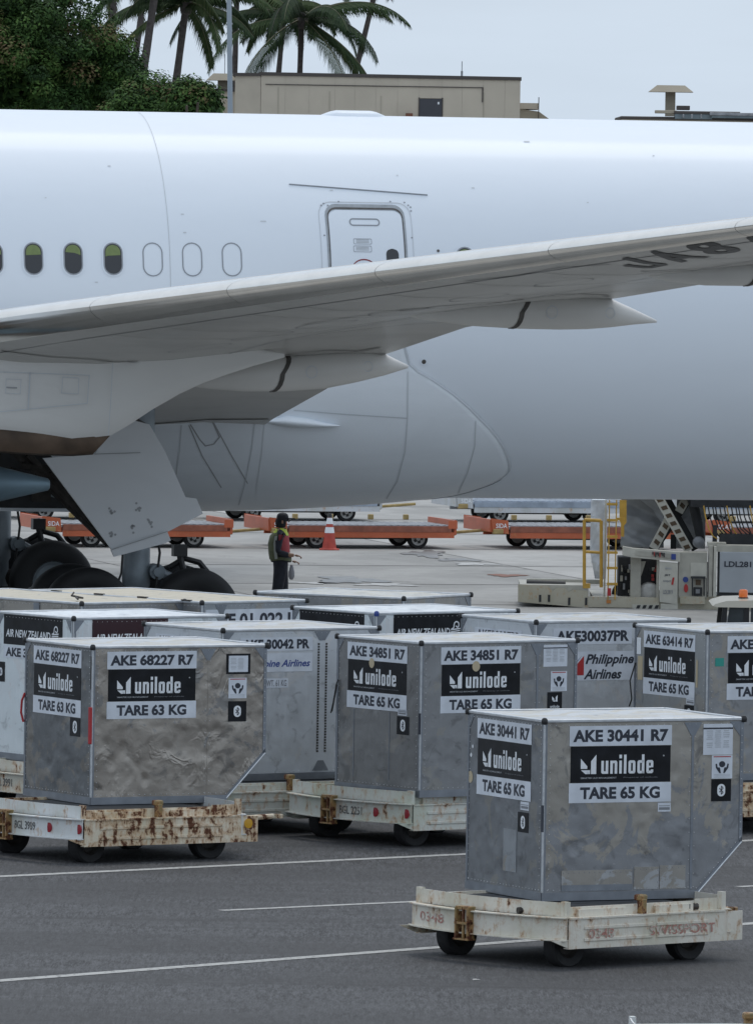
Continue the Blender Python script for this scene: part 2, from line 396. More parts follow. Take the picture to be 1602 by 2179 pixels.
LOGO = [[(0, .80), (.50, .30), (.50, .20), (0, .20)], [(.05, .13), (.46, .13), (.46, -.02), (.62, -.02), (.62, .0), (.40, 0), ],
        [(.66, 0), (.66, .72), (1.0, 1.0), (1.0, 0)]]
LOGO = [[(0, .80), (.42, .40), (.42, .27), (0, .27)], [(.02, .20), (.42, .20), (.55, 0), (.30, 0)], [(.42, .20), (.60, .20), (.60, 0), (.42, 0)],
        [(.66, 0), (.66, .66), (1.0, 1.0), (1.0, 0)]]
def unilode(par, face, a0, a1, z0, z1):
    """black company plate with emblem, name and two fine lines of print"""
    pl = plate(par, face, a0, a1, z0, z1, M['black_label'], 'company_placard')
    w = abs(a1-a0); h = z1-z0; cx = (a0+a1)/2; cz = (z0+z1)/2; sgn = 1 if face.k == 'F' else -1
    A = lambda t: cx+sgn*(t-.5)*w
    shapes(pl, face, [[(x*.155*w, y*.53*h) for x, y in q] for q in LOGO], A(.10), cz-.26*h, 1, M['print_white'])
    # condensed letters built stroke by stroke
    L = MB(); sw = .022*w/1.0; H = .36*h; Ha = .52*h
    x = .305*w
    def R(x0, x1, y0, y1): L.flat([(x0, y0), (x1, y0), (x1, y1), (x0, y1)], face.p(A(0), cz-.26*h, .0048), face.u, Z)
    g = .052*w; t = .026*w; gap = .020*w; ch = .012*w
    def P(*pts): L.flat(list(pts), face.p(A(0), cz-.26*h, .0048), face.u, Z)
    wd = t*2+.018*w
    R(x, x+t, ch, H); R(x+wd-t, x+wd, 0, H); P((x, ch), (x+ch, 0), (x+wd-t, 0), (x+wd-t, t*.9), (x+t, t*.9), (x+t, ch)); x += wd+gap      # u
    R(x, x+t, 0, H); R(x+wd-t, x+wd, 0, H-ch); P((x+t, H), (x+wd-ch, H), (x+wd, H-ch), (x+wd-t, H-t*.9), (x+t, H-t*.9)); x += wd+gap        # n
    R(x, x+t, 0, H); R(x, x+t, H+.06*h, Ha); x += t+gap                                                                           # i
    R(x, x+t, 0, Ha); x += t+gap                                                                                                   # l
    for k in 'ode':
        R(x, x+t, ch, H-ch); 
        if k == 'e': R(x+wd-t, x+wd, H*.45, H-ch); R(x+wd-t, x+wd, ch, H*.28); R(x+t, x+wd-t, H*.42, H*.42+t*.7)
        else: R(x+wd-t, x+wd, ch if k == 'o' else 0, H-ch if k == 'o' else Ha)
        P((x, ch), (x+ch, 0), (x+wd-ch, 0), (x+wd, ch), (x+wd-t, t*.9), (x+t, t*.9))
        P((x, H-ch), (x+t, H-t*.9), (x+wd-t, H-t*.9), (x+wd, H-ch), (x+wd-ch, H), (x+ch, H))
        x += wd+gap
    L.build('lettering', M['print_white'], pl)
    put_text(MB(), 'SMARTER ULD MANAGEMENT', face.p(A(.28), cz-.37*h, .0048), .36*w, .045*h, face.u, Z, .01).build('small_print', M['print_grey'], pl)
    put_text(MB(), 'Property of unilode', face.p(A(.70), cz-.37*h, .0048), .34*w, .04*h, face.u, Z, .0).build('small_print', M['ink_grey'], pl)
    shapes(pl, face, [ring(0, 0, .008*w, .008*w, 8)], A(.93), cz+.22*h, 1, M['print_grey'], 'trademark_dot')
    return pl
def doc_sheet(par, face, a0, a1, z0, z1, framed=False):
    pl = plate(par, face, a0, a1, z0, z1, M['black_label'] if framed else M['white_label'], 'document_pouch' if framed else 'document_sheet')
    w = a1-a0; h = z1-z0
    if framed: plate(pl, face, a0+.1*w, a1-.1*w, z0+.1*h, z1-.1*h, M['white_label'], 'document', off=.0036, th=.001)
    mb = MB(); rnd = random.Random(5)
    o = face.p((a0+a1)/2, (z0+z1)/2, .0055)
    for cx_ in (-.28, 0, .28) if not framed else (-.2, .1):
        for i in range(9):
            ww = rnd.uniform(.16, .22)*w*(1 if not framed else 1.1); zz = h*(.26-i*.065)
            if rnd.random() < .12: continue
            mb.flat([(cx_*w-ww/2*1.1, zz), (cx_*w+ww/2, zz), (cx_*w+ww/2, zz+.022*h), (cx_*w-ww/2*1.1, zz+.022*h)], o, face.u, Z)
    mb.build('printed_lines', M['print_grey'], pl)
    if not framed:
        shapes(pl, face, [[(-w*.5, 0), (w*.5, 0), (w*.5, .05*h), (-w*.5, .05*h)]], (a0+a1)/2, z1-.17*h, 1, M['ink'], 'header_bar', .0054)
    return pl
def hand_label(par, face, a0, a1, z0, z1):
    pl = plate(par, face, a0, a1, z0, z1, M['white_label'], 'handling_label')
    c = ((a0+a1)/2, (z0+z1)/2); k = (a1-a0)
    q = [ring(0, .13, .17, .15, 14)]
    for s in (-1, 1):
        q += [[(s*.06, -.30), (s*.14, -.30), (s*.33, -.05), (s*.36, .14), (s*.28, .16), (s*.24, -.02), (s*.10, -.10)][::s]]
        q += [[(s*.24, -.02), (s*.13, -.02), (s*.10, -.10)][::s]]
    shapes(pl, face, q, c[0], c[1], k*.9, M['ink'], 'hands_symbol')
    shapes(pl, face, [[(-.42, .42), (.42, .42), (.42, .46), (-.42, .46)]], c[0], c[1], k, M['print_red'], 'red_caption')
    shapes(pl, face, [[(-.4, -.40+i*.06), (.4, -.40+i*.06), (.4, -.385+i*.06), (-.4, -.385+i*.06)] for i in range(3)], c[0], c[1]-.01, k, M['print_grey'], 'printed_lines')
def bt_label(par, face, a0, a1, z0, z1):
    pl = plate(par, face, a0, a1, z0, z1, M['black_label'], 'tracker_label')
    c = ((a0+a1)/2, (z0+z1)/2); k = abs(a1-a0)
    shapes(pl, face, [rrect(0, 0, .40*k, .56*k, .19*k)], c[0], c[1], 1, M['print_white'], 'oval_patch')
    shapes(pl, face, strokes([(-.10, .09), (.10, -.09), (0, -.19), (0, .19), (.10, .09), (-.10, -.09)], .038), c[0], c[1], k, M['ink'], 'rune_symbol', .006)
def koru(par, face, a, z, k, m):
    pts = [(.05+.34*(1-.055*i)*math.cos(rad(-60+24*i))*(1 if i < 30 else 1), .62+.34*(1-.055*i)*math.sin(rad(-60+24*i))) for i in range(15)]
    q = strokes([(-.75, .12), (-.35, .30), (-.30, .62)]+[(.02+.32*math.cos(rad(180-15*i)), .62+.34*math.sin(rad(180-15*i))) for i in range(17)]+[(-.08, .50)], .14)
    q += strokes([(-.75, .10), (.55, .22)], .13)+strokes([(-.75, -.12), (.50, 0)], .11)+strokes([(-.45, -.34), (.45, -.20)], .10)
    return shapes(par, face, q, a, z, k, m, 'fern_emblem')

# ------------------------------------------------------------------ containers
BZ = .54
def rivets(mb, a, b, face, step=.062, off=.003, r=.0058):
    n = max(2, int(((Vector(a)-Vector(b)).length)/step))
    for i in range(n+1):
        x = a[0]+(b[0]-a[0])*i/n; z = a[1]+(b[1]-a[1])*i/n
        c = face.p(x, z, off); u = face.u
        vs_ = [c+(u*math.cos(t)+Z*math.sin(t))*r for t in (0, 1.57, 3.14, 4.71)]+[c+face.n*r*.8]
        mb.add(vs_, [(0,1,4),(1,2,4),(2,3,4),(3,0,4)])
def container(label, X, Y, th, m_f, m_l, W=2.007, D=1.534, H=1.626, slant=.50, wb=1.562, roof=None, rail=None,
              seams=(1.495,), posts=None, corner=True, name='cargo_container', lz=0., group='aluminium air cargo containers on dollies'):
    t = thing(name, label, 'cargo container', (X, Y, BZ+lz), rad(th), group)
    rail = rail or M['bright_alu']; posts = posts or M['post_alu']
    e = .0
    poly = [(0, .03), (wb, .03), (W, slant), (W, H-.02), (0, H-.02)] if slant else [(0, .03), (W, .03), (W, H-.02), (0, H-.02)]
    # front panels split at seams
    xs = [0]+list(seams)+[W]
    def clip(x0, x1):
        out = []
        def zb(x): 
            if not slant or x <= wb: return .03
            return .03+(x-wb)/(W-wb)*(slant-.03)
        pts = [x0]+([wb] if slant and x0 < wb < x1 else [])+[x1]
        return [(x, zb(x)) for x in pts]+[(x1, H-.02), (x0, H-.02)]
    for x0, x1 in zip(xs, xs[1:]):
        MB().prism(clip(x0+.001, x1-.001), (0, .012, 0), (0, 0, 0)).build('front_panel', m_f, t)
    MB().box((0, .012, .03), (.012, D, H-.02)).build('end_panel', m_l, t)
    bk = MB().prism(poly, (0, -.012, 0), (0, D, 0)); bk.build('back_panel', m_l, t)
    if slant:
        MB().prism([(wb, .03), (W, slant), (W-.012, slant), (wb-.014, .03)], (0, D-.03, 0), (0, .015, 0)).build('slanted_panel', m_l, t)
        MB().box((W-.012, .015, slant), (W, D-.015, H-.02)).build('door_panel', m_l, t)
    else: MB().box((W-.012, .015, .03), (W, D-.015, H-.02)).build('door_panel', m_l, t)
    # slightly sagging roof sheet
    mb = MB(); nx, ny = 10, 8; g = []
    for j in range(ny+1):
        for i in range(nx+1):
            x = .02+(W-.04)*i/nx; y = .02+(D-.04)*j/ny
            g.append((x, y, H-.012-.016*math.sin(math.pi*i/nx)*math.sin(math.pi*j/ny)+.004*math.sin(x*7+y*5)))
    mb.add(g, [(j*(nx+1)+i, j*(nx+1)+i+1, (j+1)*(nx+1)+i+1, (j+1)*(nx+1)+i) for j in range(ny) for i in range(nx)])
    mb.build('roof_panel', roof or M['roof_alu'], t, smooth='all')
    # rails
    for a, b in (((0, 0), (W, 0)), ((0, 0), (0, D)), ((W, 0), (W, D)), ((0, D), (W, D))):
        MB().bbox((min(a[0], b[0])-.012, min(a[1], b[1])-.012, H-.030), (max(a[0], b[0])+.022*(a[0]==b[0])-.0*1, max(a[1], b[1])+.022*(a[1]==b[1]), H), .007).build('top_rail', rail, t)
    MB().box((-.004, -.004, 0), (wb if slant else W, D, .03)).build('base_plate', posts, t)
    MB().box((-.006, -.010, .0), ((wb if slant else W)+.004, -.004, .075)).build('base_rail', posts, t)
    MB().box((-.010, .0, .0), (-.004, D, .075)).build('base_rail', posts, t)
    MB().prism([(-.006, -.006), (.028, -.006), (.028, 0), (0, 0), (0, .028), (-.006, .028)], (0, 0, H-.11), (0, 0, .076), (1,0,0), (0,1,0)).build('corner_post', posts, t)
    MB().tube([(0, 0, .076), (0, 0, H-.04)], .011, 8).build('edge_bead', M['bright_alu'], t, True)
    MB().box((W-.03, -.006, slant or .03), (W+.004, 0, H-.03)).build('corner_post', posts, t)
    MB().box((-.006, D-.035, .076), (0, D, H-.03)).build('corner_post', posts, t)
    if slant:
        d = Vector((W-wb, 0, slant-.03)).normalized()
        MB().prism([(wb-.045, .03), (wb, .03), (W+.004, slant), (W+.004, slant+.05)], (0, -.006, 0)).build('slant_rail', posts, t); MB().tube([(wb, -.002, .04), (W, -.002, slant)], .010, 8).build('edge_bead', M['bright_alu'], t, True)
    if corner:
        for x, y in ((-.003, -.003), (W+.003, -.003), (-.003, D)):
            MB().lathe([(0, .03), (.018, .026), (.028, .012), (.03, -.006), (.026, -.03), (0, -.034)], (x, y, H-.012), (0, 0, 1), 12).build('corner_cap', M['black_plastic'], t, True)
    # gussets
    for s_ in seams:
        if s_ != 1.33: MB().box((s_-.012, -.004, .08), (s_+.012, -.0005, H-.16)).build('seam_strip', posts, t)
        MB().prism([(s_-.09, H-.04), (s_+.09, H-.04), (s_+.02, H-.16), (s_-.02, H-.16)], (0, -.004, 0), (0, -.0005, 0)).build('gusset', posts, t)
    MB().prism([(W-.14, H-.035), (W-.031, H-.035), (W-.031, H-.17)], (0, -.004, 0), (0, -.0005, 0)).build('gusset', posts, t)
    MB().prism([(D-.036, H-.035), (D-.036, H-.16), (D-.13, H-.035)], (-.004, 0, 0), (-.0005, 0, 0), (0,1,0), (0,0,1)).build('gusset', posts, t)
    rv = MB()
    rivets(rv, (.05, H-.055), (W-.1, H-.055), FF); rivets(rv, (.05, .095), ((wb if slant else W)-.06, .095), FF)
    rivets(rv, (.06, .1), (.06, H-.1), FF); rivets(rv, (.06, .1), (.06, H-.1), LF); rivets(rv, (D-.05, .1), (D-.05, H-.1), LF)
    rivets(rv, (.06, H-.055), (D-.06, H-.055), LF); rivets(rv, (.06, .095), (D-.06, .095), LF)
    rivets(rv, (W-.015, (slant or .03)+.05), (W-.015, H-.1), FF, off=.007)
    for s_ in seams:
        for d_ in (-.026, .026): rivets(rv, (s_+d_, .1), (s_+d_, H-.17), FF, .12)
    if slant: rivets(rv, (wb-.01, .09), (W-.02, slant+.04), FF, off=.007)
    rv.build('rivets', M['bright_alu'], t)['kind'] = 'stuff'
    return t

def uni_set(t, num, tare, lay, faces='FL', sh=0.):
    """number plate, company plate and tare plate on the two visible faces"""
    for fc in faces:
        face = FF if fc == 'F' else LF
        a0, a1 = (.25+sh, 1.28+sh) if fc == 'F' else (1.34, .25)
        k = .01 if fc == 'F' else -.01
        p = plate(t, face, a0, a1, 1.385, 1.565, M['white_label'], 'number_placard')
        words(p, face, num, (a0+a1)/2, 1.475, abs(a1-a0)*.93, .112, M['ink'], .042)
        unilode(t, face, a0+k*1.5, a1-k, 1.055, 1.382)
        p = plate(t, face, a0, a1, .875, 1.052, M['white_label'], 'tare_placard')
        words(p, face, tare, (a0+a1)/2, .963, abs(a1-a0)*.78, .112, M['ink'], .042)
    d = lay
    doc_sheet(t, FF, *d['doc'], framed=d.get('framed', False))
    hand_label(t, FF, *d['hand'])
    if d.get('bt'): bt_label(t, FF, *d['bt'])
    if d.get('btl'): bt_label(t, LF, *d['btl'])
    for fc, r in d.get('tags', []):
        pl = plate(t, FF if fc == 'F' else LF, *r, M['white_label'], 'small_tag')
        face = FF if fc == 'F' else LF
        a0, a1, z0, z1 = r; w = abs(a1-a0); h = z1-z0
        shapes(pl, face, [[(-.42*w, -.3*h), (.42*w, -.3*h), (.42*w, .0), (-.42*w, .0)], [(-.42*w, .12*h), (.42*w, .12*h), (.42*w, .2*h), (-.42*w, .2*h)]], (a0+a1)/2, (z0+z1)/2, 1, M['ink_grey'], 'printed_lines')

# --- front container on the dolly marked 0348
c1 = container('dented container AKE 30441 R7 on the near white dolly, standing alone in front', 1.53, 81.65, 25.75,
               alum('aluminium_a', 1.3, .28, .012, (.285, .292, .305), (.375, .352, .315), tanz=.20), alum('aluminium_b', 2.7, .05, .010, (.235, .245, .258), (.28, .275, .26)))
uni_set(c1, 'AKE 30441 R7', 'TARE 65 KG', dict(doc=(1.60, 1.90, 1.29, 1.57), hand=(1.69, 1.90, 1.075, 1.285), bt=(1.69, 1.89, .87, 1.07),
        btl=(.50, .29, .59, .77), tags=[('F', (1.15, 1.28, .785, .865)), ('L', (.45, .28, .79, .865))]))
MB().prism([(.19, .14), (.90, .14), (.90, .085), (.19, .085)], (0, -.005, 0), (0, -.001, 0)).build('repair_patch', M['post_alu'], c1)
for x0, x1, z0, z1 in ((.19, .90, .09, .27), (.92, 1.17, .09, .29), (1.18, 1.44, .09, .30)):
    MB().box((x0, -.005, z0), (x1, -.001, z1)).build('repair_patch', alum('patch_alu', x0*7, .4, .006, (.44, .45, .46)), c1)
MB().box((-.004, .52, .22), (-.001, .78, .60)).build('repair_patch', alum('patch_alu', 9, .1, .004, (.36, .38, .40)), c1)
rv = MB()
for a, b in (((.21, .25), (.89, .25)), ((.93, .27), (1.16, .27)), ((1.19, .28), (1.43, .28)), ((1.16, .1), (1.16, .26))): rivets(rv, a, b, FF, .05, .005)
rv.build('rivets', M['post_alu'], c1)['kind'] = 'stuff'
MB().box((-.012, -.012, .62), (.0, .02, .86)).build('latch', M['ink'], c1)
for y, z, r_ in ((1.47, 1.02, .05), (1.46, 1.22, .018), (1.43, 1.30, .015)):
    shapes(c1, LF, [ring(0, 0, r_, r_*1.1, 12)], y, z, 1, M['sticker_beige'] if r_ > .03 else M['print_white'], 'sticker', .003)
# --- left container on the rusty dolly
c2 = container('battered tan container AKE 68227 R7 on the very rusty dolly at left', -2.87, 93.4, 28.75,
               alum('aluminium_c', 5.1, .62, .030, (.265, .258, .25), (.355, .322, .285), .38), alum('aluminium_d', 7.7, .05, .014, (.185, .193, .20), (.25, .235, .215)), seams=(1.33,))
uni_set(c2, 'AKE 68227 R7', 'TARE 63 KG', dict(doc=(1.54, 1.82, 1.32, 1.53), framed=True, hand=(1.57, 1.78, 1.07, 1.28), bt=(1.57, 1.78, .83, 1.04), btl=(.49, .26, .68, .87)), sh=-.085)
MB().bbox((-.03, -.016, .62), (-.002, .03, 1.0), .008).build('red_strap', M['red_strap'], c2)
MB().tube([(-.01, 1.52, 1.06), (-.03, 1.545, .98), (-.035, 1.55, .86), (-.015, 1.535, .76)], .012).build('red_strap', M['red_strap'], c2)
MB().box((-.009, -.002, 1.18), (-.006, .03, 1.52)).build('latch', M['black_plastic'], c2)
# --- middle container
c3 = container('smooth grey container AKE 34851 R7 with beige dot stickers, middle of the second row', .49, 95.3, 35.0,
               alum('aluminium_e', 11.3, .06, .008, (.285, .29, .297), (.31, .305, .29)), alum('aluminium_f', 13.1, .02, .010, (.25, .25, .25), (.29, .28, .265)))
uni_set(c3, 'AKE 34851 R7', 'TARE 65 KG', dict(doc=(1.57, 1.88, 1.34, 1.57), hand=(1.67, 1.88, 1.08, 1.29), btl=(.42, .20, .64, .83), tags=[('L', (.40, .24, .84, .90))]))
pl = plate(c3, FF, 1.63, 1.82, .86, 1.07, M['black_label'], 'tracker_label')
shapes(pl, FF, LOGO, 1.69, .97, .07, M['print_white']); words(pl, FF, 'unilode', 1.725, .92, .12, .03, M['print_white'], .01)
for face, a, r_ in ((LF, .89, .048), (FF, .70, .05)):
    shapes(c3, face, [ring(0, 0, r_, r_*1.1, 16)], a, 1.36, 1, M['sticker_beige'], 'round_sticker', .0062)
MB().tube([(-.01, 1.49, 1.16), (-.03, 1.5, 1.1), (-.05, 1.52, .92), (-.06, 1.55, .80), (-.03, 1.57, .82), (-.03, 1.53, .96), (-.02, 1.50, 1.1)], .007, 6).build('pull_cord', M['rope'], c3)
MB().box((-.012, -.012, .66), (.0, .02, .88)).build('latch', M['ink'], c3)
for y in (.55, 1.2): MB().box((-.0035, y, .15), (-.001, y+.012, .86)).build('stiffener', M['post_alu'], c3)
# --- right container
c4 = container('container AKE 63414 R7 with a green sticker, partly cut off at the right', 3.59, 98.7, 29.0,
               alum('aluminium_g', 17.3, .25, .008), alum('aluminium_h', 19.1, .2, .006, (.37, .38, .385), (.40, .385, .36)))
uni_set(c4, 'AKE 63414 R7', 'TARE 65 KG', dict(doc=(1.60, 1.90, 1.29, 1.57), hand=(1.69, 1.90, 1.07, 1.28), bt=(1.69, 1.89, .86, 1.06), btl=(.46, .26, .62, .80), tags=[('L', (.42, .25, .81, .88))]))
plate(c4, FF, .10, .21, 1.24, 1.33, M['sticker_green'], 'green_sticker')
plate(c4, LF, 1.49, 1.40, 1.30, 1.48, M['print_white'], 'paper_scrap')
plate(c4, LF, 1.46, 1.36, 1.02, 1.28, M['sticker_beige'], 'tape_strip'); plate(c4, LF, .23, .19, 1.0, 1.3, M['sticker_beige'], 'tape_strip')
MB().tube([(-.01, 1.50, 1.2), (-.04, 1.56, 1.0), (-.02, 1.55, .8), (-.02, 1.6, .72)], .008, 6).build('pull_cord', M['rope'], c4)
# --- Philippine containers
mp1 = alum('aluminium_pr', 23.3, .02, .005, (.62, .65, .68), (.65, .66, .67), .55)
mp2 = alum('aluminium_pr', 25.3, .02, .005, (.62, .65, .68), (.65, .66, .67), .55)
c5 = container('pale container AKE 30042 PR behind the battered one, blue airline name on it', -1.61, 97.35, 34.5, mp1, mp1, seams=(), corner=True)
p = plate(c5, FF, .22, 1.15, 1.385, 1.53, M['white_label'], 'number_placard'); words(p, FF, 'AKE 30042 PR', .68, 1.457, .86, .105, M['ink'], .042)
p = plate(c5, FF, .22, 1.15, 1.16, 1.36, M['white_label'], 'airline_placard'); words(p, FF, 'Philippine Airlines', .70, 1.24, .84, .10, M['print_blue'], .025, .3)
p = plate(c5, FF, .40, .84, .99, 1.09, M['white_label'], 'tare_placard'); words(p, FF, 'TARE WT. 61 KG', .62, 1.04, .40, .07, M['ink_grey'], .02)
p = plate(c5, LF, 1.30, .40, 1.39, 1.52, M['white_label'], 'number_placard'); words(p, LF, 'AKE 30042 PR', .85, 1.455, .82, .1, M['ink_grey'], .02)
for x in (1.22, 1.32):
    mb = MB()
    for i in range(40): mb.box((x, -.004, .29+i*.0295), (x+.022, -.001, .29+i*.0295+.02))
    o = mb.build('load_track', M['dark_steel'], c5)
MB().prism([(1.17, 1.59), (1.38, 1.59), (1.31, 1.49), (1.24, 1.49)], (0, -.004, 0), (0, -.0005, 0)).build('gusset', M['post_alu'], c5)
MB().prism([(1.17, .09), (1.38, .09), (1.31, .20), (1.24, .20)], (0, -.004, 0), (0, -.0005, 0)).build('gusset', M['post_alu'], c5)
MB().prism([(.0, 1.59), (.14, 1.59), (.0, 1.44)], (0, -.004, 0), (0, -.007, 0)).build('gusset', M['post_alu'], c5)
c6 = container('pale container AKE 30037 PR with red sail emblem, behind the middle one', 1.77, 100.35, 32.0, mp2, mp2, seams=())
p = plate(c6, FF, .22, 1.26, 1.36, 1.54, M['white_label'], 'number_placard'); words(p, FF, 'AKE30037PR', .74, 1.45, .96, .125, M['ink'], .042)
p = plate(c6, FF, .35, 1.32, .96, 1.28, M['white_label'], 'airline_placard')
words(p, FF, 'Philippine', .97, 1.18, .64, .14, M['ink'], .03, .3); words(p, FF, 'Airlines', .88, 1.03, .50, .11, M['ink'], .03, .3)
shapes(p, FF, [[(.42, 1.02), (.63, 1.02), (.63, 1.235)]], 0, 0, 1, M['print_red'])
shapes(p, FF, [[(.38, 1.02), (.415, 1.02), (.60, 1.235)]], 0, 0, 1, M['print_blue'])
p = plate(c6, LF, 1.24, .29, 1.36, 1.50, M['white_label'], 'number_placard'); words(p, LF, 'AKE30037PR', .76, 1.43, .88, .1, M['ink'], .02)
MB().prism([(.0, 1.59), (.14, 1.59), (.02, 1.44), (0, 1.44)], (0, -.004, 0), (0, -.007, 0)).build('gusset', M['post_alu'], c6)
MB().prism([(.05, 1.59), (.16, 1.59), (.05, 1.44)], (-.004, 0, 0), (-.0005, 0, 0), (0,1,0)).build('gusset', M['post_alu'], c6)
# --- Air New Zealand containers
mn = alum('aluminium_nz', 31.3, .0, .004, (.74, .79, .81), (.74, .76, .77), .55)
rn = alum('roof_aluminium_bright', 33, .05, .004, (.70, .74, .77), (.66, .68, .70), .38)
def nz(label, X, Y, th, front_mat, x1=1.24):
    c = container(label, X, Y, th, mn, mn, seams=(), roof=rn)
    for face, a0, a1, m_ in ((FF, .24, x1, front_mat), (LF, 1.40, .22, M['black_label'])):
        p = plate(c, face, a0, a1, 1.27, 1.60, m_, 'airline_placard'); s_ = 1 if face is FF else -1
        words(p, face, 'AIR NEW ZEALAND', a0+(a1-a0)*.42, 1.395, abs(a1-a0)*.76, .085, M['print_white'], .02, .15)
        koru(p, face, a0+(a1-a0)*.89, 1.405, .105, M['print_white'])
        p = plate(c, face, a0, a0+(a1-a0)*.9, 1.12, 1.255, M['white_label'], 'number_placard')
        words(p, face, 'AKE 3', a0+(a1-a0)*.22, 1.187, abs(a1-a0)*.36, .1, M['ink'], .042)
    MB().prism([(.0, 1.59), (.13, 1.59), (.01, 1.45), (0, 1.45)], (0, -.004, 0), (0, -.007, 0)).build('gusset', M['post_alu'], c)
    MB().prism([(.05, 1.59), (.15, 1.59), (.05, 1.45)], (-.004, 0, 0), (-.0005, 0, 0), (0,1,0)).build('gusset', M['post_alu'], c)
    return c
c7 = nz('bright container with black airline placards, behind the middle of the row, blue corner cap', .02, 101.75, 38, M['black_label'])
c8 = nz('bright container with one wine-red airline placard, at the left frame edge', -3.27, 99.5, 35, M['wine_label'], .93+.3)
bt_label(c8, LF, 1.53, 1.37, .85, 1.07)
for c in (c7,):
    for ch in c.children:
        if ch.name.startswith('corner_cap') and all(v.co.x < .1 and v.co.y < .1 for v in ch.data.vertices): ch.data.materials.clear(); ch.data.materials.append(M['print_blue'])
# --- large double containers
c9 = container('long container with tan roof and number F 01 022 U, far left row', -1.96, 103.75, 40, alum('aluminium_p', 41, .1, .005, (.34, .36, .38)), alum('aluminium_q', 43, .3, .006),
               W=1.534, D=3.175, slant=0, seams=(.28,), roof=M['roof_tan'], name='long_cargo_container')
p = plate(c9, FF, .05, .25, 1.30, 1.53, M['white_label'], 'blank_placard')
p = plate(c9, FF, .32, 1.44, 1.30, 1.53, M['white_label'], 'number_placard'); words(p, FF, 'F 01 022 U', .90, 1.405, 1.02, .16, M['ink'], .035)
c10 = container('long container with tan roof and bent dark strap, at the left frame edge', -3.30, 103.05, 41, alum('aluminium_r', 47, .3, .005), alum('aluminium_s', 49, .5, .006, (.28, .27, .25)),
                W=1.50, D=3.175, slant=0, seams=(), roof=M['roof_tan'], name='long_cargo_container')
MB().tube([(.35, .5, 1.635), (.42, .62, 1.65), (.55, .66, 1.638), (.5, .8, 1.66), (.58, .86, 1.69)], .012, 6).build('loose_strap', M['dark_steel'], c10)
for y in (.75, 1.55, 2.3): MB().box((-.012, y, 1.40), (-.003, y+.1, 1.59)).build('hinge', M['post_alu'], c10)
for y in (.2, 1.0, 1.8, 2.6): MB().box((-.02, y, H_ := 1.618), (.02, y+.16, 1.636)).build('roof_clip', M['dark_steel'], c9)
c11 = container('grey container turned end-on, farthest of all, below the walking worker', .33, 105.6, 59.25, alum('aluminium_t', 51, .1, .005, (.30, .31, .32)), alum('aluminium_u', 53, .3, .006),
                W=1.534, D=2.007, slant=0, seams=(), roof=alum('roof_t', 57, .3, .005, (.56, .57, .56), (.55, .54, .49), .4))

# ------------------------------------------------------------------ container dollies
rnd = random.Random(11)
def wheel_meshes(R=.20, w=.15):
    tyre = MB().lathe([(R*.55, -w/2*.8), (R*.9, -w/2), (R*.985, -w*.38), (R, -w*.2), (R, w*.2), (R*.985, w*.38), (R*.9, w/2), (R*.55, w/2*.8)], (0,0,0), (0,1,0), 28).mesh('wheel', True)
    rim = MB().lathe([(0, -w*.34), (R*.2, -w*.34), (R*.22, -w*.2), (R*.4, -w*.18), (R*.56, -w*.42), (R*.58, w*.40), (R*.4, w*.18), (R*.2, w*.3), (0, w*.3)], (0,0,0), (0,1,0), 20).mesh('rim', True)
    return tyre, rim
WT, WR = wheel_meshes()
def wheel(par, x, y, z, tm, rm, yaw=0., m_t=None, m_r=None):
    o = link('wheel', tm, m_t or M['rubber'], par); o.location = (x, y, z); o.rotation_euler = (0, 0, yaw)
    r = link('rim', rm, m_r or M['dark_steel'], o); return o
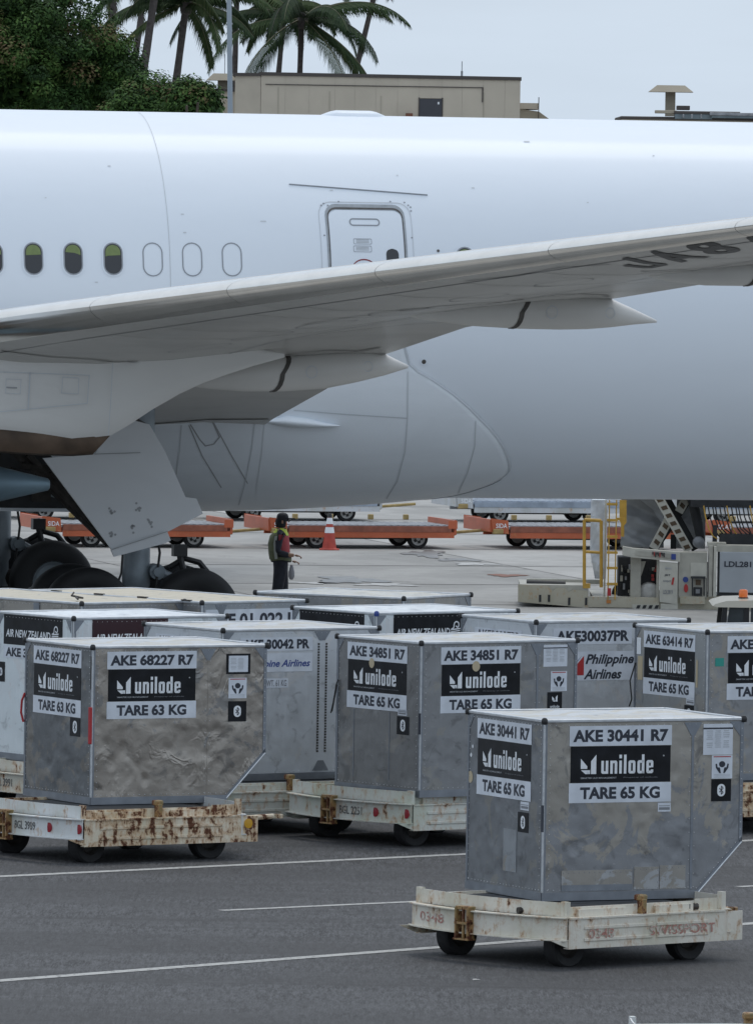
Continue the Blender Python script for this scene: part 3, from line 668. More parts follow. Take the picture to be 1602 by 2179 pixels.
def dolly(label, cx, cy, th, paint, cth=None, side=None, guard=None, tow=None, plaque=0):
    t = thing('container_dolly', label, 'cargo dolly', (cx, cy, 0), rad(th), 'container dollies on the service road')
    LX, LY = .94, 1.03
    # side beams with pressed recess, flange on top and stepped inner box
    for s in (-1, 1):
        mb = MB(); y0 = s*LY
        mb.box((-LX, min(y0, y0-s*.012), .20), (LX+.22, max(y0, y0-s*.012), .455))
        mb.box((-LX, min(y0+s*.012, y0-s*.09), .455), (LX, max(y0+s*.012, y0-s*.09), .470))
        mb.box((-LX, min(y0+s*.0, y0-s*.07), .192), (LX+.22, max(y0+s*.0, y0-s*.07), .20))
        for zz in (.255, .36): mb.bbox((-LX+.18, min(y0, y0+s*.010), zz), (-LX+1.0, max(y0, y0+s*.010), zz+.03), .006); mb.bbox((-LX+1.05, min(y0, y0+s*.010), zz), (LX-.2, max(y0, y0+s*.010), zz+.03), .006)
        mb.build('side_beam', paint, t)
        ib = MB(); yi = y0-s*.05
        for x0, x1 in ((-LX+.16, -.20), (.14, LX-.34)):
            ib.prism([(x0, .47), (x1, .47), (x1, .535), (x0, .535)], (0, -s*.10, 0), (0, yi, 0))
        ib.box((-LX, min(yi-s*.03, yi-s*.07), .47), (LX-.2, max(yi-s*.03, yi-s*.07), .555))
        ib.build('inner_ledge', paint, t)
        MB().box((-LX-.01, min(yi+s*.03, yi-s*.05), .47), (-LX+.03, max(yi+s*.03, yi-s*.05), .61)).build('corner_stake', paint, t)
        MB().box((LX-.02, min(yi+s*.03, yi-s*.03), .47), (LX+.03, max(yi+s*.03, yi-s*.03), .63)).build('corner_stake', paint, t); MB().box((LX-.30, min(yi-s*.02, yi-s*.03), .47), (LX-.021, max(yi-s*.02, yi-s*.03), .575)).build('stake_web', paint, t)
        # lock lever
        mb = MB(); mb.bbox((-.05, min(yi+s*.03, yi-s*.04), .46), (.01, max(yi+s*.03, yi-s*.04), .60), .008); mb.bbox((-.065, min(yi+s*.02, yi-s*.07), .585), (.03, max(yi+s*.02, yi-s*.07), .64), .015)
        mb.build('lock_lever', M['yellow_rust'], t)
    # end guards: curved I section plus higher curved inner wall
    for s in (-1, 1):
        arc = [(-LX-.02-.20*math.sin(math.pi*(i/20))**.75, LY-2*LY*i/20) for i in range(21)]
        arc = [(-x if s > 0 else x, y) for x, y in arc]
        if s < 0: arc = arc[::1]
        else: arc = arc[::-1]
        # path runs so that the outward side is on its left
        mb = MB()
        sgn = -1
        mb.sweep(arc, [(0, .275), (.012*sgn, .275), (.012*sgn, .465), (0, .465)])
        mb.sweep(arc, [(.045*-sgn, .465), (.045*-sgn, .475), (.05*sgn, .475), (.05*sgn, .465)])
        mb.sweep(arc, [(.045*-sgn, .265), (.045*-sgn, .275), (.05*sgn, .275), (.05*sgn, .265)])
        mb.build('end_guard', paint, t, 30)
        arc2 = [(-LX-.0-.12*math.sin(math.pi*(i/16)), LY-.06-(2*LY-.12)*i/16) for i in range(17)]
        arc2 = [(-x if s > 0 else x, y) for x, y in arc2]
        MB().sweep(arc2, [(0, .475), (.012*sgn, .475), (.012*sgn, .60), (0, .60)]).build('inner_guard', paint, t, 30)
    # chassis and deck
    mb = MB(); 
    for y in (-.55, .55): mb.box((-LX, y-.05, .26), (LX, y+.05, .38))
    for x in (-.8, 0, .8): mb.box((x-.05, -LY+.02, .30), (x+.05, LY-.02, .42))
    mb.build('chassis_frame', M['dark_steel'], t)
    MB().box((-LX+.02, -LY+.06, .40), (LX-.02, LY-.06, .43)).build('shadow_pan', M['dark_steel'], t)  # added pan, unseen under the deck, to darken the shadow on the ground
    dk = MB(); dk.box((-.80, -.80, .49), (.80, .80, .533))
    d = dk.build('turntable_deck', M['black_deck'], t)
    if cth is not None: d.rotation_euler = (0, 0, rad(cth-th))
    rl = MB()
    for i in range(7): rl.tube([(-.9, -.75+i*.25, .505), (.9, -.75+i*.25, .505)], .03, 8)
    r = rl.build('deck_rollers', M['dark_steel'], t); r.rotation_euler = d.rotation_euler; r['kind'] = 'stuff'
    for i, (x, y) in enumerate(((-.73, -.74), (-.73, .70), (.73, -.74), (.73, .70))):
        wheel(t, x, y, .20, WT, WR, rnd.uniform(-.15, .15) if x < 0 else 0)
        mb = MB(); mb.box((x-.1, y-.09, .36), (x+.1, y+.09, .385)); mb.box((x-.03, y-.085, .17), (x+.03, y-.07, .37)); mb.box((x-.03, y+.07, .17), (x+.03, y+.085, .37))
        mb.build('caster_fork', M['dark_steel'], t)
    # gusset plates below the beams
    for s in (-1, 1):
        mb = MB(); mb.prism([(-LX, .27), (-LX-.19, .27), (-LX, .20)], (0, .012, 0), (0, s*(LY-.01), 0)); mb.prism([(LX, .27), (LX+.19, .27), (LX+.22, .20), (LX, .20)], (0, .012, 0), (0, s*(LY-.03), 0))
        mb.build('gusset_plate', paint, t)
    # hitch bracket on the left guard and drawbar
    mb = MB(); hx = -LX-.24
    mb.box((hx-.06, -.02, .22), (hx+.02, 0, .50)); mb.box((hx-.06, .14, .22), (hx+.02, .16, .50)); mb.box((hx-.065, -.02, .35), (hx+.0, .16, .37)); mb.box((hx-.07, -.03, .21), (hx+.02, .17, .225)); mb.box((hx-.05, -.02, .48), (hx+.03, .16, .51)); mb.box((hx-.05, .05, .23), (hx-.03, .07, .49))
    mb.build('hitch_bracket', M['yellow_rust'], t)
    if tow:
        L_ = tow
        mb = MB(); mb.tube([(LX+.15, 0, .33), (LX+.2+L_, 0, .36)], .028, 8); mb.box((LX+.1, -.12, .28), (LX+.28, .12, .35)); mb.lathe([(.03, -.02), (.06, -.02), (.06, .02), (.03, .02), (.03, -.02)], (LX+.25+L_, 0, .36), (0, 0, 1), 14)
        mb.build('tow_bar', M['yellow_rust'] if not plaque else paint, t)
    if side:
        for st, x, w in side: put_text(MB(), st, (x, -LY-.0125, .32), w, .085, (1,0,0), (0,0,1), .012).build('stencil_lettering', M['stencil_red'], t)
    if guard:
        st, yc, w, m_ = guard
        i = min(range(21), key=lambda i: abs((LY-2*LY*i/20)-yc))
        def gx(y): return -LX-.02-.20*math.sin(math.pi*((LY-y)/(2*LY)))**.75-.016
        vs_, fs = text_mesh(st, .012)
        MB().add([(gx(yc-(x-.5)*w), yc-(x-.5)*w, .37+(z-.5)*.085) for x, z in vs_], fs).build('stencil_lettering', m_, t)
    if plaque:
        mb = MB()
        for yc in plaque:
            gxv = -LX-.02-.20*math.sin(math.pi*((LY-yc)/(2*LY)))**.75-.018
            mb2 = MB().lathe([(0, .0), (.05, 0), (.05, .01), (0, .012)], (gxv+.012, yc, .37), (-1, 0, 0), 14); mb2.build('reflector', M['reflector_red'], t)
        MB().lathe([(0, .0), (.05, 0), (.05, .01), (0, .012)], (LX+.10, -LY-.0, .38), (0, -1, 0), 14).build('reflector', M['reflector_amber'], t)
    return t
def stencil(name, col, keep):
    m, n, l, b = newmat(name); v = mapped(n, l, 3.)
    f = ramp(n, l, noise(n, l, v, 22, 6, .7), keep, keep+.08)
    l.new(mixc(n, l, f, col, (.55, .50, .44)), b.inputs['Base Color']); b.inputs['Roughness'].default_value = .6
    return m
M['stencil_red'] = stencil('faded_red_stencil', (.42, .20, .16), .50)
M['stencil_black'] = stencil('worn_black_stencil', (.09, .09, .09), .55)
M['reflector_red'] = mat('reflector_red', (.30, .02, .03), .2)
M['reflector_amber'] = mat('reflector_amber', (.55, .30, .03), .2)
P1 = rusty('dolly_paint_a', 1.1, (.70, .665, .58), .36)
P2 = rusty('dolly_paint_b', 2.2, (.70, .63, .50), .74)
P2w = rusty('dolly_paint_c', 3.3, (.66, .68, .68), .25)
P3 = rusty('dolly_paint_d', 5.5, (.60, .61, .56), .42, green=.5)
P4 = rusty('dolly_paint_e', 7.5, (.62, .60, .53), .5)
d1 = dolly('white dolly stencilled 0348 with curved end guard, nearest one with a container', 1.79, 82.08, 41, P1, 25.75, side=[('0348', -.56, .30), ('SWISSPORT', .42, .80)], guard=('0348', .62, .42, M['stencil_red']), tow=.8)
d2 = dolly('very rusty white dolly under the battered tan container at left', -2.70, 93.6, 34.5, P2, 28.75, guard=('BGL 3989', -.25, .34, M['stencil_black']), tow=.9, plaque=(-.62, -1.0))
for ch in d2.children:
    if ch.name.startswith(('end_guard', 'inner_guard')): ch.data.materials.clear(); ch.data.materials.append(P2w)
d3 = dolly('chipped white dolly stencilled BGL 2251 under the middle container', .53, 96.65, 38.5, P3, 35, guard=('BGL 2251', -.25, .34, M['stencil_black']), tow=1.0, plaque=(-.6, -.98))
d4 = dolly('rusty cream dolly under the container with the green sticker', 3.85, 99.3, 30, P2, 29, tow=.8)
d5 = dolly('greenish white dolly under the pale container AKE 30042 PR', -1.4, 98.0, 34, P3, 34.5, tow=.8)
d6 = dolly('cream dolly under the wine-red placard container', -3.1, 100.1, 34, P4, 35, guard=('BGL 3991', -.1, .36, M['stencil_black']), tow=.8)
d7 = dolly('cream dolly hidden behind the middle container, under AKE 30037 PR', 1.95, 101.0, 32, P4, 32)
d8 = dolly('cream dolly under the bright container with blue corner cap', .1, 102.5, 38, P3, 38)
d9 = dolly('white dolly carrying the long container numbered F 01 022 U', -2.3, 105.4, 40, P4, 40)
d10 = dolly('white dolly carrying the long container at the left frame edge', -3.7, 104.6, 41, P3, 41)
d11 = dolly('dolly under the farthest grey container turned end-on', -.1, 107.2, 59, P4, 59)
d12 = dolly('empty white dolly cut off by the bottom right frame corner', 3.12, 68.85, 12, P2w, 12)

# ------------------------------------------------------------------ ground
gd = MB(); gd.add([(-1500, -60, 0), (1500, -60, 0), (1500, 4000, 0), (-1500, 4000, 0)], [(0,1,2,3)])
apron = gd.build('apron', M['joint']); apron['kind'] = 'structure'
ex = MB(); 
for x0, x1, y0, y1 in ((-1500, 1500, -60, 4000),):
    ex.add([(x0, y0, .004), (x1, y0, .004), (x1, y1, .004), (x0, y1, .004)], [(0,1,2,3)])
ex.build('apron_surface', M['concrete'][0], apron)
slab_me = {}
for j in range(16):
    for i in range(10):
        k = (i*7+j*3) % 3
        if k not in slab_me:
            sm = MB(); sm.box((-3.744, -3.70, -.05), (3.744, 3.70, .008)); slab_me[k] = sm.mesh('concrete_slab'); slab_me[k].materials.append(M['concrete'][k])
        o = link('concrete_slab', slab_me[k], None, apron); lx, ly = -33.75+7.5*i, -60+7.5*j; ca, sa = math.cos(rad(13)), math.sin(rad(13)); o.location = (lx*ca-ly*sa, 178+lx*sa+ly*ca, .0); o.rotation_euler = (0, 0, rad(13))
        if j % 1 == 0:
            for (ax, ay, bx_, by_) in ((-3.75, -3.75, 3.75, -3.75), (-3.75, -3.75, -3.75, 3.75)):
                P_ = [Vector((lx+ax, ly+ay)), Vector((lx+bx_, ly+by_))]; d_ = (P_[1]-P_[0]).normalized(); w_ = (.075 if ay == by_ else .02); nn_ = Vector((-d_.y, d_.x))*w_
                Q_ = [P_[0]-nn_, P_[1]-nn_, P_[1]+nn_, P_[0]+nn_]; q_ = MB().add([(p_.x*ca-p_.y*sa, 178+p_.x*sa+p_.y*ca, .0105) for p_ in Q_], [(0,1,2,3)]).build('expansion_joint', M['joint'], apron)
ro = MB().add([(-1500, -60, .014), (1500, -60, .014), (1500, 112.2, .014), (-1500, 112.2, .014)], [(0,1,2,3)]).build('service_road', M['asphalt']); ro['kind'] = 'structure'
def stripe(name, a, b, w, m, z=.018, n=1):
    a, b = Vector(a), Vector(b); d = (b-a).normalized(); nn = Vector((-d.y, d.x, 0))*w/2
    o = MB().add([a-nn, b-nn, b+nn, a+nn], [(0,1,2,3)]).build(name, m); 
    for v in o.data.vertices: v.co.z = z
    o['kind'] = 'structure'; return o
def ext(a, b, ka, kb): d = b-a; return a-d*ka, b+d*kb
a, b = atz(0, 1866, .016), atz(990, 1818.5, .016); a, b = ext(a, b, .5, 1.2); stripe('road_marking', a, b, .17, M['line'])
a, b = atz(0, 2088, .016), atz(958, 2015, .016); a, b = ext(a, b, .5, 1.2); stripe('road_marking', a, b, .17, M['line'])
for k in (-2, -1, 0, 1, 2):
    a, b = atz(470, 1938.5, .016), atz(905, 1918.5, .016); d = b-a; stripe('road_marking', a+d*2.6*k, b+d*2.6*k, .12, M['line'])
def blob(name, px, py, rx, ry, m, seed, z=.018):
    r_ = random.Random(seed); c = atz(px, py, z); ps = []
    for i in range(40):
        t = 2*math.pi*i/40; k = 1+.28*math.sin(3*t+seed)+.18*math.sin(7*t+seed*2)+r_.uniform(-.12, .12)
        ps.append((c.x+rx*k*math.cos(t), c.y+ry*k*math.sin(t), z))
    o = MB().add(ps, [tuple(range(40))]).build(name, m); o['kind'] = 'structure'; return o
M['wet'] = mat('wet_concrete', (.11, .108, .102), .35, var=.5, vscale=3)
M['salt'] = mat('pale_residue', (.42, .42, .41), .6, var=.2, vscale=3)
M['rust_cover'] = mat('rusty_cover', (.19, .075, .045), .7, var=.3, vscale=5)
blob('puddle', 740, 1234, .55, 1.3, M['wet'], 2); blob('puddle', 905, 1178, .34, 1.5, M['wet'], 5); blob('puddle', 975, 1191, .36, .6, M['wet'], 9)
blob('utility_cover', 1078, 1224, .30, .5, M['rust_cover'], 13)
blob('pale_stain', 820, 1244, .5, .5, M['salt'], 3); blob('pale_stain', 1010, 1200, .4, .5, M['salt'], 8); blob('pale_stain', 660, 1240, .4, .35, M['salt'], 18)
blob('asphalt_scuff', 1012, 2085, .03, .06, M['salt'], 21)

# ------------------------------------------------------------------ airliner
YAW = rad(13); O = Vector((-4.62, 138.7, 0)); EX = Vector((math.cos(YAW), math.sin(YAW), 0)); EN = Vector((math.sin(YAW), -math.cos(YAW), 0))
air = thing('airliner', 'huge white twin-aisle airliner with grey wing filling the middle of the photo', 'airplane', tuple(O), YAW)
def AL(px, py, L):
    """local (aft, side, up) of the point seen at px, py lying L metres towards the camera from the centreline"""
    o = O+EN*L; d = ray(px, py); c = Vector((0, 0, HC)); t = (o-c).dot(EN)/d.dot(EN); p = c+d*t-O
    return Vector((p.dot(EX), -p.dot(EN), p.z))
RF, ZC = 2.91, 5.07
def fus(px, py, off=0.):
    L = 2.8
    for _ in range(8):
        p = AL(px, py, L); L = math.sqrt(max(.01, (RF+off)**2-(p.z-ZC)**2))
    return AL(px, py, L)
def fuspt(A, z, off=0.):
    r = RF+off; s_ = max(-1, min(1, (z-ZC)/r)); return Vector((A, -r*math.sqrt(max(0, 1-s_*s_)), ZC+r*s_))
def fusarc(A, th, off=0.):      # th = angle from the bottom, towards the camera positive
    r = RF+off; return Vector((A, -r*math.sin(th), ZC-r*math.cos(th)))
def whitepaint(name, col, rough, dirt_sheen=.05, seed=0, coat=.3):
    m, n, l, b = newmat(name); v = mapped(n, l, seed, (.35, 1, 1))
    bp = n.new('ShaderNodeBump'); bp.inputs['Strength'].default_value = .5; bp.inputs['Distance'].default_value = .006; l.new(noise(n, l, mapped(n, l, seed+4, (1, 1, 1.6)), 1.3, 3, .5), bp.inputs['Height']); l.new(bp.outputs[0], b.inputs['Normal'])
    f = ramp(n, l, noise(n, l, v, 1.6, 7, .6, .5), .4, .75)
    c = mixc(n, l, fmath(n, l, 'MULTIPLY', f, dirt_sheen*6), col, tuple(x*.80 for x in col))
    l.new(c, b.inputs['Base Color']); b.inputs['Roughness'].default_value = rough; b.inputs['Coat Weight'].default_value = coat; b.inputs['Coat Roughness'].default_value = .15
    return m
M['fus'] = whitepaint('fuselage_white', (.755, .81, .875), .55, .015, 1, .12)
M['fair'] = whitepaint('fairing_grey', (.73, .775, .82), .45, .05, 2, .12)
M['wing'] = whitepaint('wing_grey', (.50, .495, .475), .42, .12, 3, .2)  # chordwise streaks: blotchy dirt plus sheen painted into the colour
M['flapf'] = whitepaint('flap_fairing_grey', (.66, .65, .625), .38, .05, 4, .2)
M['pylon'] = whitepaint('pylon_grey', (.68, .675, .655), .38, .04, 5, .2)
M['gearp'] = whitepaint('gear_door_grey', (.64, .66, .68), .42, .04, 6, .1)
M['slat'] = mat('polished_slat', (.84, .81, .76), .16, 1.0, var=.05, vscale=3)
M['fairedge'] = mat('fairing_edge', (.48, .51, .54), .5)
M['seal'] = mat('dark_seal', (.085, .078, .072), .6, var=.3, vscale=8)
M['pline'] = mat('panel_gap', (.56, .59, .62), .6)
M['pline_d'] = mat('panel_gap_dark', (.34, .35, .36), .6)
M['glass'] = mat('window_glass', (.012, .014, .018), .08, coat=.5)
M['shade'] = mat('window_interior', (.16, .21, .07), .35, var=.12, vscale=20)
M['trim'] = mat('window_trim', (.28, .30, .33), .45)
M['door_trim'] = mat('door_trim', (.32, .345, .37), .45, .2, var=.15, vscale=9)
M['heat'] = mat('heat_shield', (.095, .065, .045), .45, .5, var=.45, vscale=2.2)
M['titan'] = mat('exhaust_plug', (.13, .19, .23), .42, .45, var=.25, vscale=1.5)
M['strut'] = mat('gear_strut_grey', (.24, .28, .31), .45, .1, var=.15, vscale=5)
M['well'] = mat('wheel_well_shade', (.035, .036, .038), .7, var=.4, vscale=4)
M['regblack'] = mat('registration_black', (.03, .032, .035), .45)

# fuselage tube
mb = MB(); NS = 128
st = [(-33, .10, -1.0), (-32.6, .35, -.85), (-31.5, .62, -.6), (-29.5, .86, -.3), (-27, .97, -.06), (-25, 1, 0)]+[(x, 1, 0) for x in range(-22, 15, 2)]+[(17, .985, .04), (20, .92, .2), (24, .76, .6), (28, .52, 1.15), (31, .25, 1.6), (32, .05, 1.7)]
for A, k, dz in st:
    for i in range(NS):
        t = 2*math.pi*i/NS; mb.v.append((A, RF*k*math.sin(t), ZC+dz-RF*k*math.cos(t)))
for j in range(len(st)-1):
    for i in range(NS): mb.f.append((j*NS+i, (j+1)*NS+i, (j+1)*NS+(i+1)%NS, j*NS+(i+1)%NS))
mb.build('fuselage', M['fus'], air, smooth='all')
def fus_strip(name, pts, w, m, off=.004, par=None):
    """thin line following the skin through points given as (A, z)"""
    mb = MB(); P = [fuspt(a, z, off) for a, z in pts]
    for i in range(len(P)):
        t = (P[min(i+1, len(P)-1)]-P[max(i-1, 0)]).normalized(); nr = Vector((0, P[i].y, P[i].z-ZC)).normalized(); s_ = t.cross(nr)*w/2
        mb.v += [P[i]-s_, P[i]+s_]
        if i: k = len(mb.v); mb.f.append((k-4, k-3, k-1, k-2))
    return mb.build(name, m, par or air)
def dens(o, i_):
    A, B = [], []
    n = len(o)
    for k in range(n):
        d = math.hypot(o[(k+1)%n][0]-o[k][0], o[(k+1)%n][1]-o[k][1]); q = max(1, int(d/.06))
        for j in range(q):
            t = j/q; A.append(tuple(o[k][c]+(o[(k+1)%n][c]-o[k][c])*t for c in (0, 1))); B.append(tuple(i_[k][c]+(i_[(k+1)%n][c]-i_[k][c])*t for c in (0, 1)))
    return A, B
def fus_ring(name, outer, inner, m, off=.004, par=None, th=.0):
    outer, inner = dens(outer, inner)
    mb = MB(); n = len(outer)
    mb.add([fuspt(a, z, off) for a, z in outer]+[fuspt(a, z, off) for a, z in inner], [(i, (i+1)%n, n+(i+1)%n, n+i) for i in range(n)])
    return mb.build(name, m, par or air)
def fus_patch(name, poly, m, off=.004, par=None):
    """skin-following patch of a convex outline, cut into rows"""
    z0 = min(p[1] for p in poly); z1 = max(p[1] for p in poly); n = max(14, int((z1-z0)/.05)); mb = MB(); k = len(poly); prev = None
    for r in range(n+1):
        z = z0+(z1-z0)*(1e-4+(1-2e-4)*r/n); xs = []
        for i in range(k):
            a, b = poly[i], poly[(i+1)%k]
            if (a[1]-z)*(b[1]-z) <= 0 and a[1] != b[1]: xs.append(a[0]+(b[0]-a[0])*(z-a[1])/(b[1]-a[1]))
        if len(xs) < 2: continue
        mb.v += [fuspt(min(xs), z, off), fuspt(max(xs), z, off)]
        q = len(mb.v)
        if q >= 4: mb.f.append((q-4, q-3, q-1, q-2))
    return mb.build(name, m, par or air, smooth='all')
# circumferential joint
p0 = fus(362, 560)
fus_strip('panel_line', [(p0.x, ZC-RF*math.cos(t*.05)) for t in range(20, 62)], .010, M['pline'], .004)
# rain gutter above the door
a = fus(615, 391); b = fus(909, 414)
mb = MB(); mb.tube([fuspt(a.x+(b.x-a.x)*i/12, a.z+(b.z-a.z)*i/12, .006) for i in range(13)], .011, 6); mb.build('rain_gutter', M['trim'], air)
# cabin windows
def win(px, py, open_=True, seed=0):
    c = fus(px, py); w, h = .285, .475
    o = rrect(c.x, c.z, w+.055, h+.05, .165); i_ = rrect(c.x, c.z, w, h, .1405)
    if open_:
        wd = fus_ring('window', o, i_, M['fus'], .010)
        fus_ring('window_trim', rrect(c.x, c.z, w+.012, h+.012, .148), rrect(c.x, c.z, w-.03, h-.03, .125), M['trim'], .0115, wd)
        fus_patch('window_pane', i_, M['glass'], .006, wd)
        top = [(x, z) for x, z in rrect(c.x, c.z, w-.06, h-.06, .11) if z > c.z+.02]
        top = sorted([q for q in top], key=lambda q: math.atan2(q[1]-c.z-.02, q[0]-c.x))
        wave = [(c.x-w/2+.03+(w-.06)*k/6, c.z+(.05+seed) + .03*math.sin(k*.52+seed*30)) for k in range(7)]
        fus_patch('window_shade', top+[(x, z) for x, z in wave], M['shade'], .009, wd)
    else:
        fus_ring('window_plug', rrect(c.x, c.z, w+.02, h+.03, .15), rrect(c.x, c.z, w-.015, h-.005, .132), M['trim'], .006)
for k, px in enumerate((-14, 71, 155.5, 240.5)): win(px, 549.5+.2*k, True, (.0, .0, .02, -.01)[k])
for px in (325, 409, 493.5): win(px, 551.5, False)
win(990, 559, True)
# passenger door
a = fus(783, 560); da = a.x
def doorr(w, top, bot, r): return [(da+(x-.5*0), z) for x, z in rrect(0, (top+bot)/2, w, top-bot, r)]
zt = fus(780, 434).z
fus_ring('door_surround', doorr(1.42, zt+.035, 4.72, .20), doorr(1.40, zt+.022, 4.735, .19), M['pline'], .006)
fr_ = fus_ring('door_frame', doorr(1.22, zt+.0, 4.76, .17), doorr(1.13, zt-.085, 4.80, .12), M['door_trim'], .007)
fus_ring('door_edge', doorr(1.16, zt-.05, 4.79, .14), doorr(1.135, zt-.075, 4.80, .13), M['seal'], .0085)
dr = fus_patch('passenger_door', doorr(1.12, zt-.09, 4.80, .12), M['fus'], .010)
c = fus(775, 472); fus_ring('door_handle_slot', rrect(c.x, c.z, .47, .115, .057), rrect(c.x, c.z, .43, .075, .037), M['trim'], .014, dr)
for py, h in ((513, .085), (529, .095)):
    c = fus(771, py); fus_ring('door_placard', rrect(c.x, c.z, .28, h, .02), rrect(c.x, c.z, .265, h-.015, .015), M['trim'], .014, dr)
    mb = MB()
    for k in range(3): 
        z0 = c.z+.02-.02*k; mb.add([fuspt(x, z, .0145) for x, z in ((c.x-.10, z0), (c.x+.10, z0), (c.x+.10, z0+.009), (c.x-.10, z0+.009))], [(0,1,2,3)])
    mb.build('placard_print', M['print_grey'], dr)
c = fus(775, 573); fus_ring('red_arc', [(c.x+.19*math.cos(rad(20+14*i)), c.z+.16*math.sin(rad(20+14*i))) for i in range(11)], [(c.x+.19*math.cos(rad(20+14*i)), c.z-.02+.16*math.sin(rad(20+14*i))) for i in range(11)], mat('dark_red_mark', (.25, .03, .04), .5), .014, dr)
c = fus(835, 548); fus_patch('door_window', rrect(c.x, c.z, .19, .27, .08), M['glass'], .014, dr)
for px, py in ((688, 432), (697, 436), (868, 436), (860, 430), (720, 428), (830, 428), (683, 436), (873, 440), (874, 448), (876, 505), (690, 500)):
    c = fus(px, py); fus_patch('latch_fitting', ring(c.x, c.z, .016, .012, 6), M['trim'], .011)
for px, py in ((393, 494), (388, 455), (205, 600), (705, 404), (845, 372), (1006, 399), (232, 352), (1250, 430), (1390, 330), (560, 470), (1120, 300), (97, 420)):
    c = fus(px, py); fus_patch('skin_mark', rrect(c.x, c.z, random.Random(px).choice([.03, .05, .09]), .016, .007, 2), M['pline'], .006)
c = fus(932, 533); fus_patch('static_port', ring(c.x, c.z, .022, .022, 8), M['seal'], .008)
c = fus(901.5, 769.5); fus_patch('drain_ring', ring(c.x, c.z, .06, .06, 14), M['fus'], .007); fus_patch('drain_hole', ring(c.x, c.z, .034, .034, 12), M['seal'], .011)
# long low antenna cover on the crown
a0 = AL(688, 246, .3).x; a1 = AL(832, 250, .3).x
mb = MB(); n_ = 16
for i in range(n_+1):
    s_ = i/n_; h = .085*min(1, 4.5*min(s_, 1-s_)); w_ = .32*min(1, 5*min(s_, 1-s_))**.5
    for k in range(9):
        t = math.pi*k/8; mb.v.append((a0+(a1-a0)*s_, -w_*math.cos(t), ZC+RF-.03+(h+.02)*math.sin(t)**.6))
for i in range(n_):
    for k in range(8): mb.f.append((i*9+k, i*9+k+1, (i+1)*9+k+1, (i+1)*9+k))
mb.build('antenna_fairing', M['fus'], air, smooth='all')

# aft belly fairing: a skin standing proud of the tube, ending in a teardrop edge
edge = [(871, 782), (920, 810), (963, 840), (996, 868), (1024, 897), (1044, 917), (1059, 936), (1071, 955), (1079, 974), (1084, 992), (1082, 1006), (1070, 1020), (1050, 1031), (1020, 1042)]
eA = []
for px, py in edge:
    p = fus(px, py, .05); eA.append((math.atan2(-p.y, ZC-p.z), p.x))
eA = [(1.60, AL(830, 755, 2.9).x)]+eA
eA.sort()
eA = [(0, eA[0][1]-1.0), (eA[0][0]*.6, eA[0][1]-.35)]+eA
def edgeA(th):
    th = abs(th)
    for (t0, x0), (t1, x1) in zip(eA, eA[1:]):
        if t0 <= th <= t1: return x0+(x1-x0)*(th-t0)/(t1-t0)
    return eA[-1][1]
NT, NA = 72, 44; TM = 1.50
def fair_off(A, th, e):
    s_ = max(0, min(1, (e-A)/4.2)); sm = 1-(1-s_)**2.2
    return .035+(.20+.10*math.exp(-((abs(th)-.9)/.5)**2))*sm
def fairpt(A, th): return fusarc(A, th, fair_off(A, th, edgeA(th)))
mb = MB()
for j in range(NA+1):
    for i in range(NT+1):
        th = -TM+2*TM*i/NT; e = edgeA(th); s_ = j/NA; A = e+(-13-e)*s_**1.35
        mb.v.append(fairpt(A, th))
for j in range(NA):
    for i in range(NT): k = j*(NT+1)+i; mb.f.append((k, k+1, k+NT+2, k+NT+1))
k = len(mb.v)
for i in range(NT+1):
    th = -TM+2*TM*i/NT; mb.v.append(fusarc(edgeA(th)+.03, th, .0))
for i in range(NT): mb.f.append((i, i+1, k+i+1, k+i))
mb.build('belly_fairing', M['fair'], air, smooth=50)
mb = MB()
for i in range(NT+1):
    th = -TM+2*TM*i/NT; e = edgeA(th); mb.v += [fusarc(e-.0, th, .042), fusarc(e+.035, th, .012)]
    if i: q = len(mb.v); mb.f.append((q-4, q-3, q-1, q-2))
mb.build('fairing_edge_seal', M['fairedge'], air)
def fair_line(pts, w=.018, m=None, n=14, name='panel_line'):
    """panel gap drawn on the fairing skin through photo points"""
    mb = MB(); P = []
    for (x0, y0), (x1, y1) in zip(pts, pts[1:]):
        for i in range(n):
            px = x0+(x1-x0)*i/(n-1); py = y0+(y1-y0)*i/(n-1); off = .2; p = None
            for _ in range(10):
                p = fus(px, py, off); th = math.atan2(-p.y, ZC-p.z); off = fair_off(p.x, th, edgeA(th))+.006
            P.append(p)
    for i in range(len(P)):
        t = (P[min(i+1, len(P)-1)]-P[max(i-1, 0)]).normalized(); nr = Vector((0, P[i].y, P[i].z-ZC)).normalized(); s_ = t.cross(nr).normalized()*w/2
        mb.v += [P[i]-s_, P[i]+s_]
        if i: k = len(mb.v); mb.f.append((k-4, k-3, k-1, k-2))
    return mb.build(name, m or M['pline'], air)
fair_line([(868, 790), (867, 890)]); fair_line([(625, 873), (740, 882), (867, 890)]); fair_line([(867, 890), (862, 960), (845, 1025), (822, 1062)])
fair_line([(1012, 895), (1010, 950), (995, 1005), (975, 1050)]); fair_line([(542, 900), (535, 960), (520, 1035), (508, 1075)], .016)
fair_line([(566, 900), (560, 970), (548, 1045)], .05, M['fair'])
fair_line([(386, 905), (382, 960), (375, 1010)]); fair_line([(402, 905), (430, 970), (471, 1038)], .016, M['pline_d']); fair_line([(455, 900), (490, 965), (527, 1029)], .016, M['pline_d'])
fair_line([(405, 903), (425, 935), (437, 949), (455, 945), (467, 930), (452, 897)], .02, M['pline_d'])

# wings ---------------------------------------------------------------
def le_pt(px, py, L): return AL(px, py, L)
LA0 = AL(0, 676, 11.5); TANS = .70
def le_line(L): return LA0.x+TANS*(L-11.5)
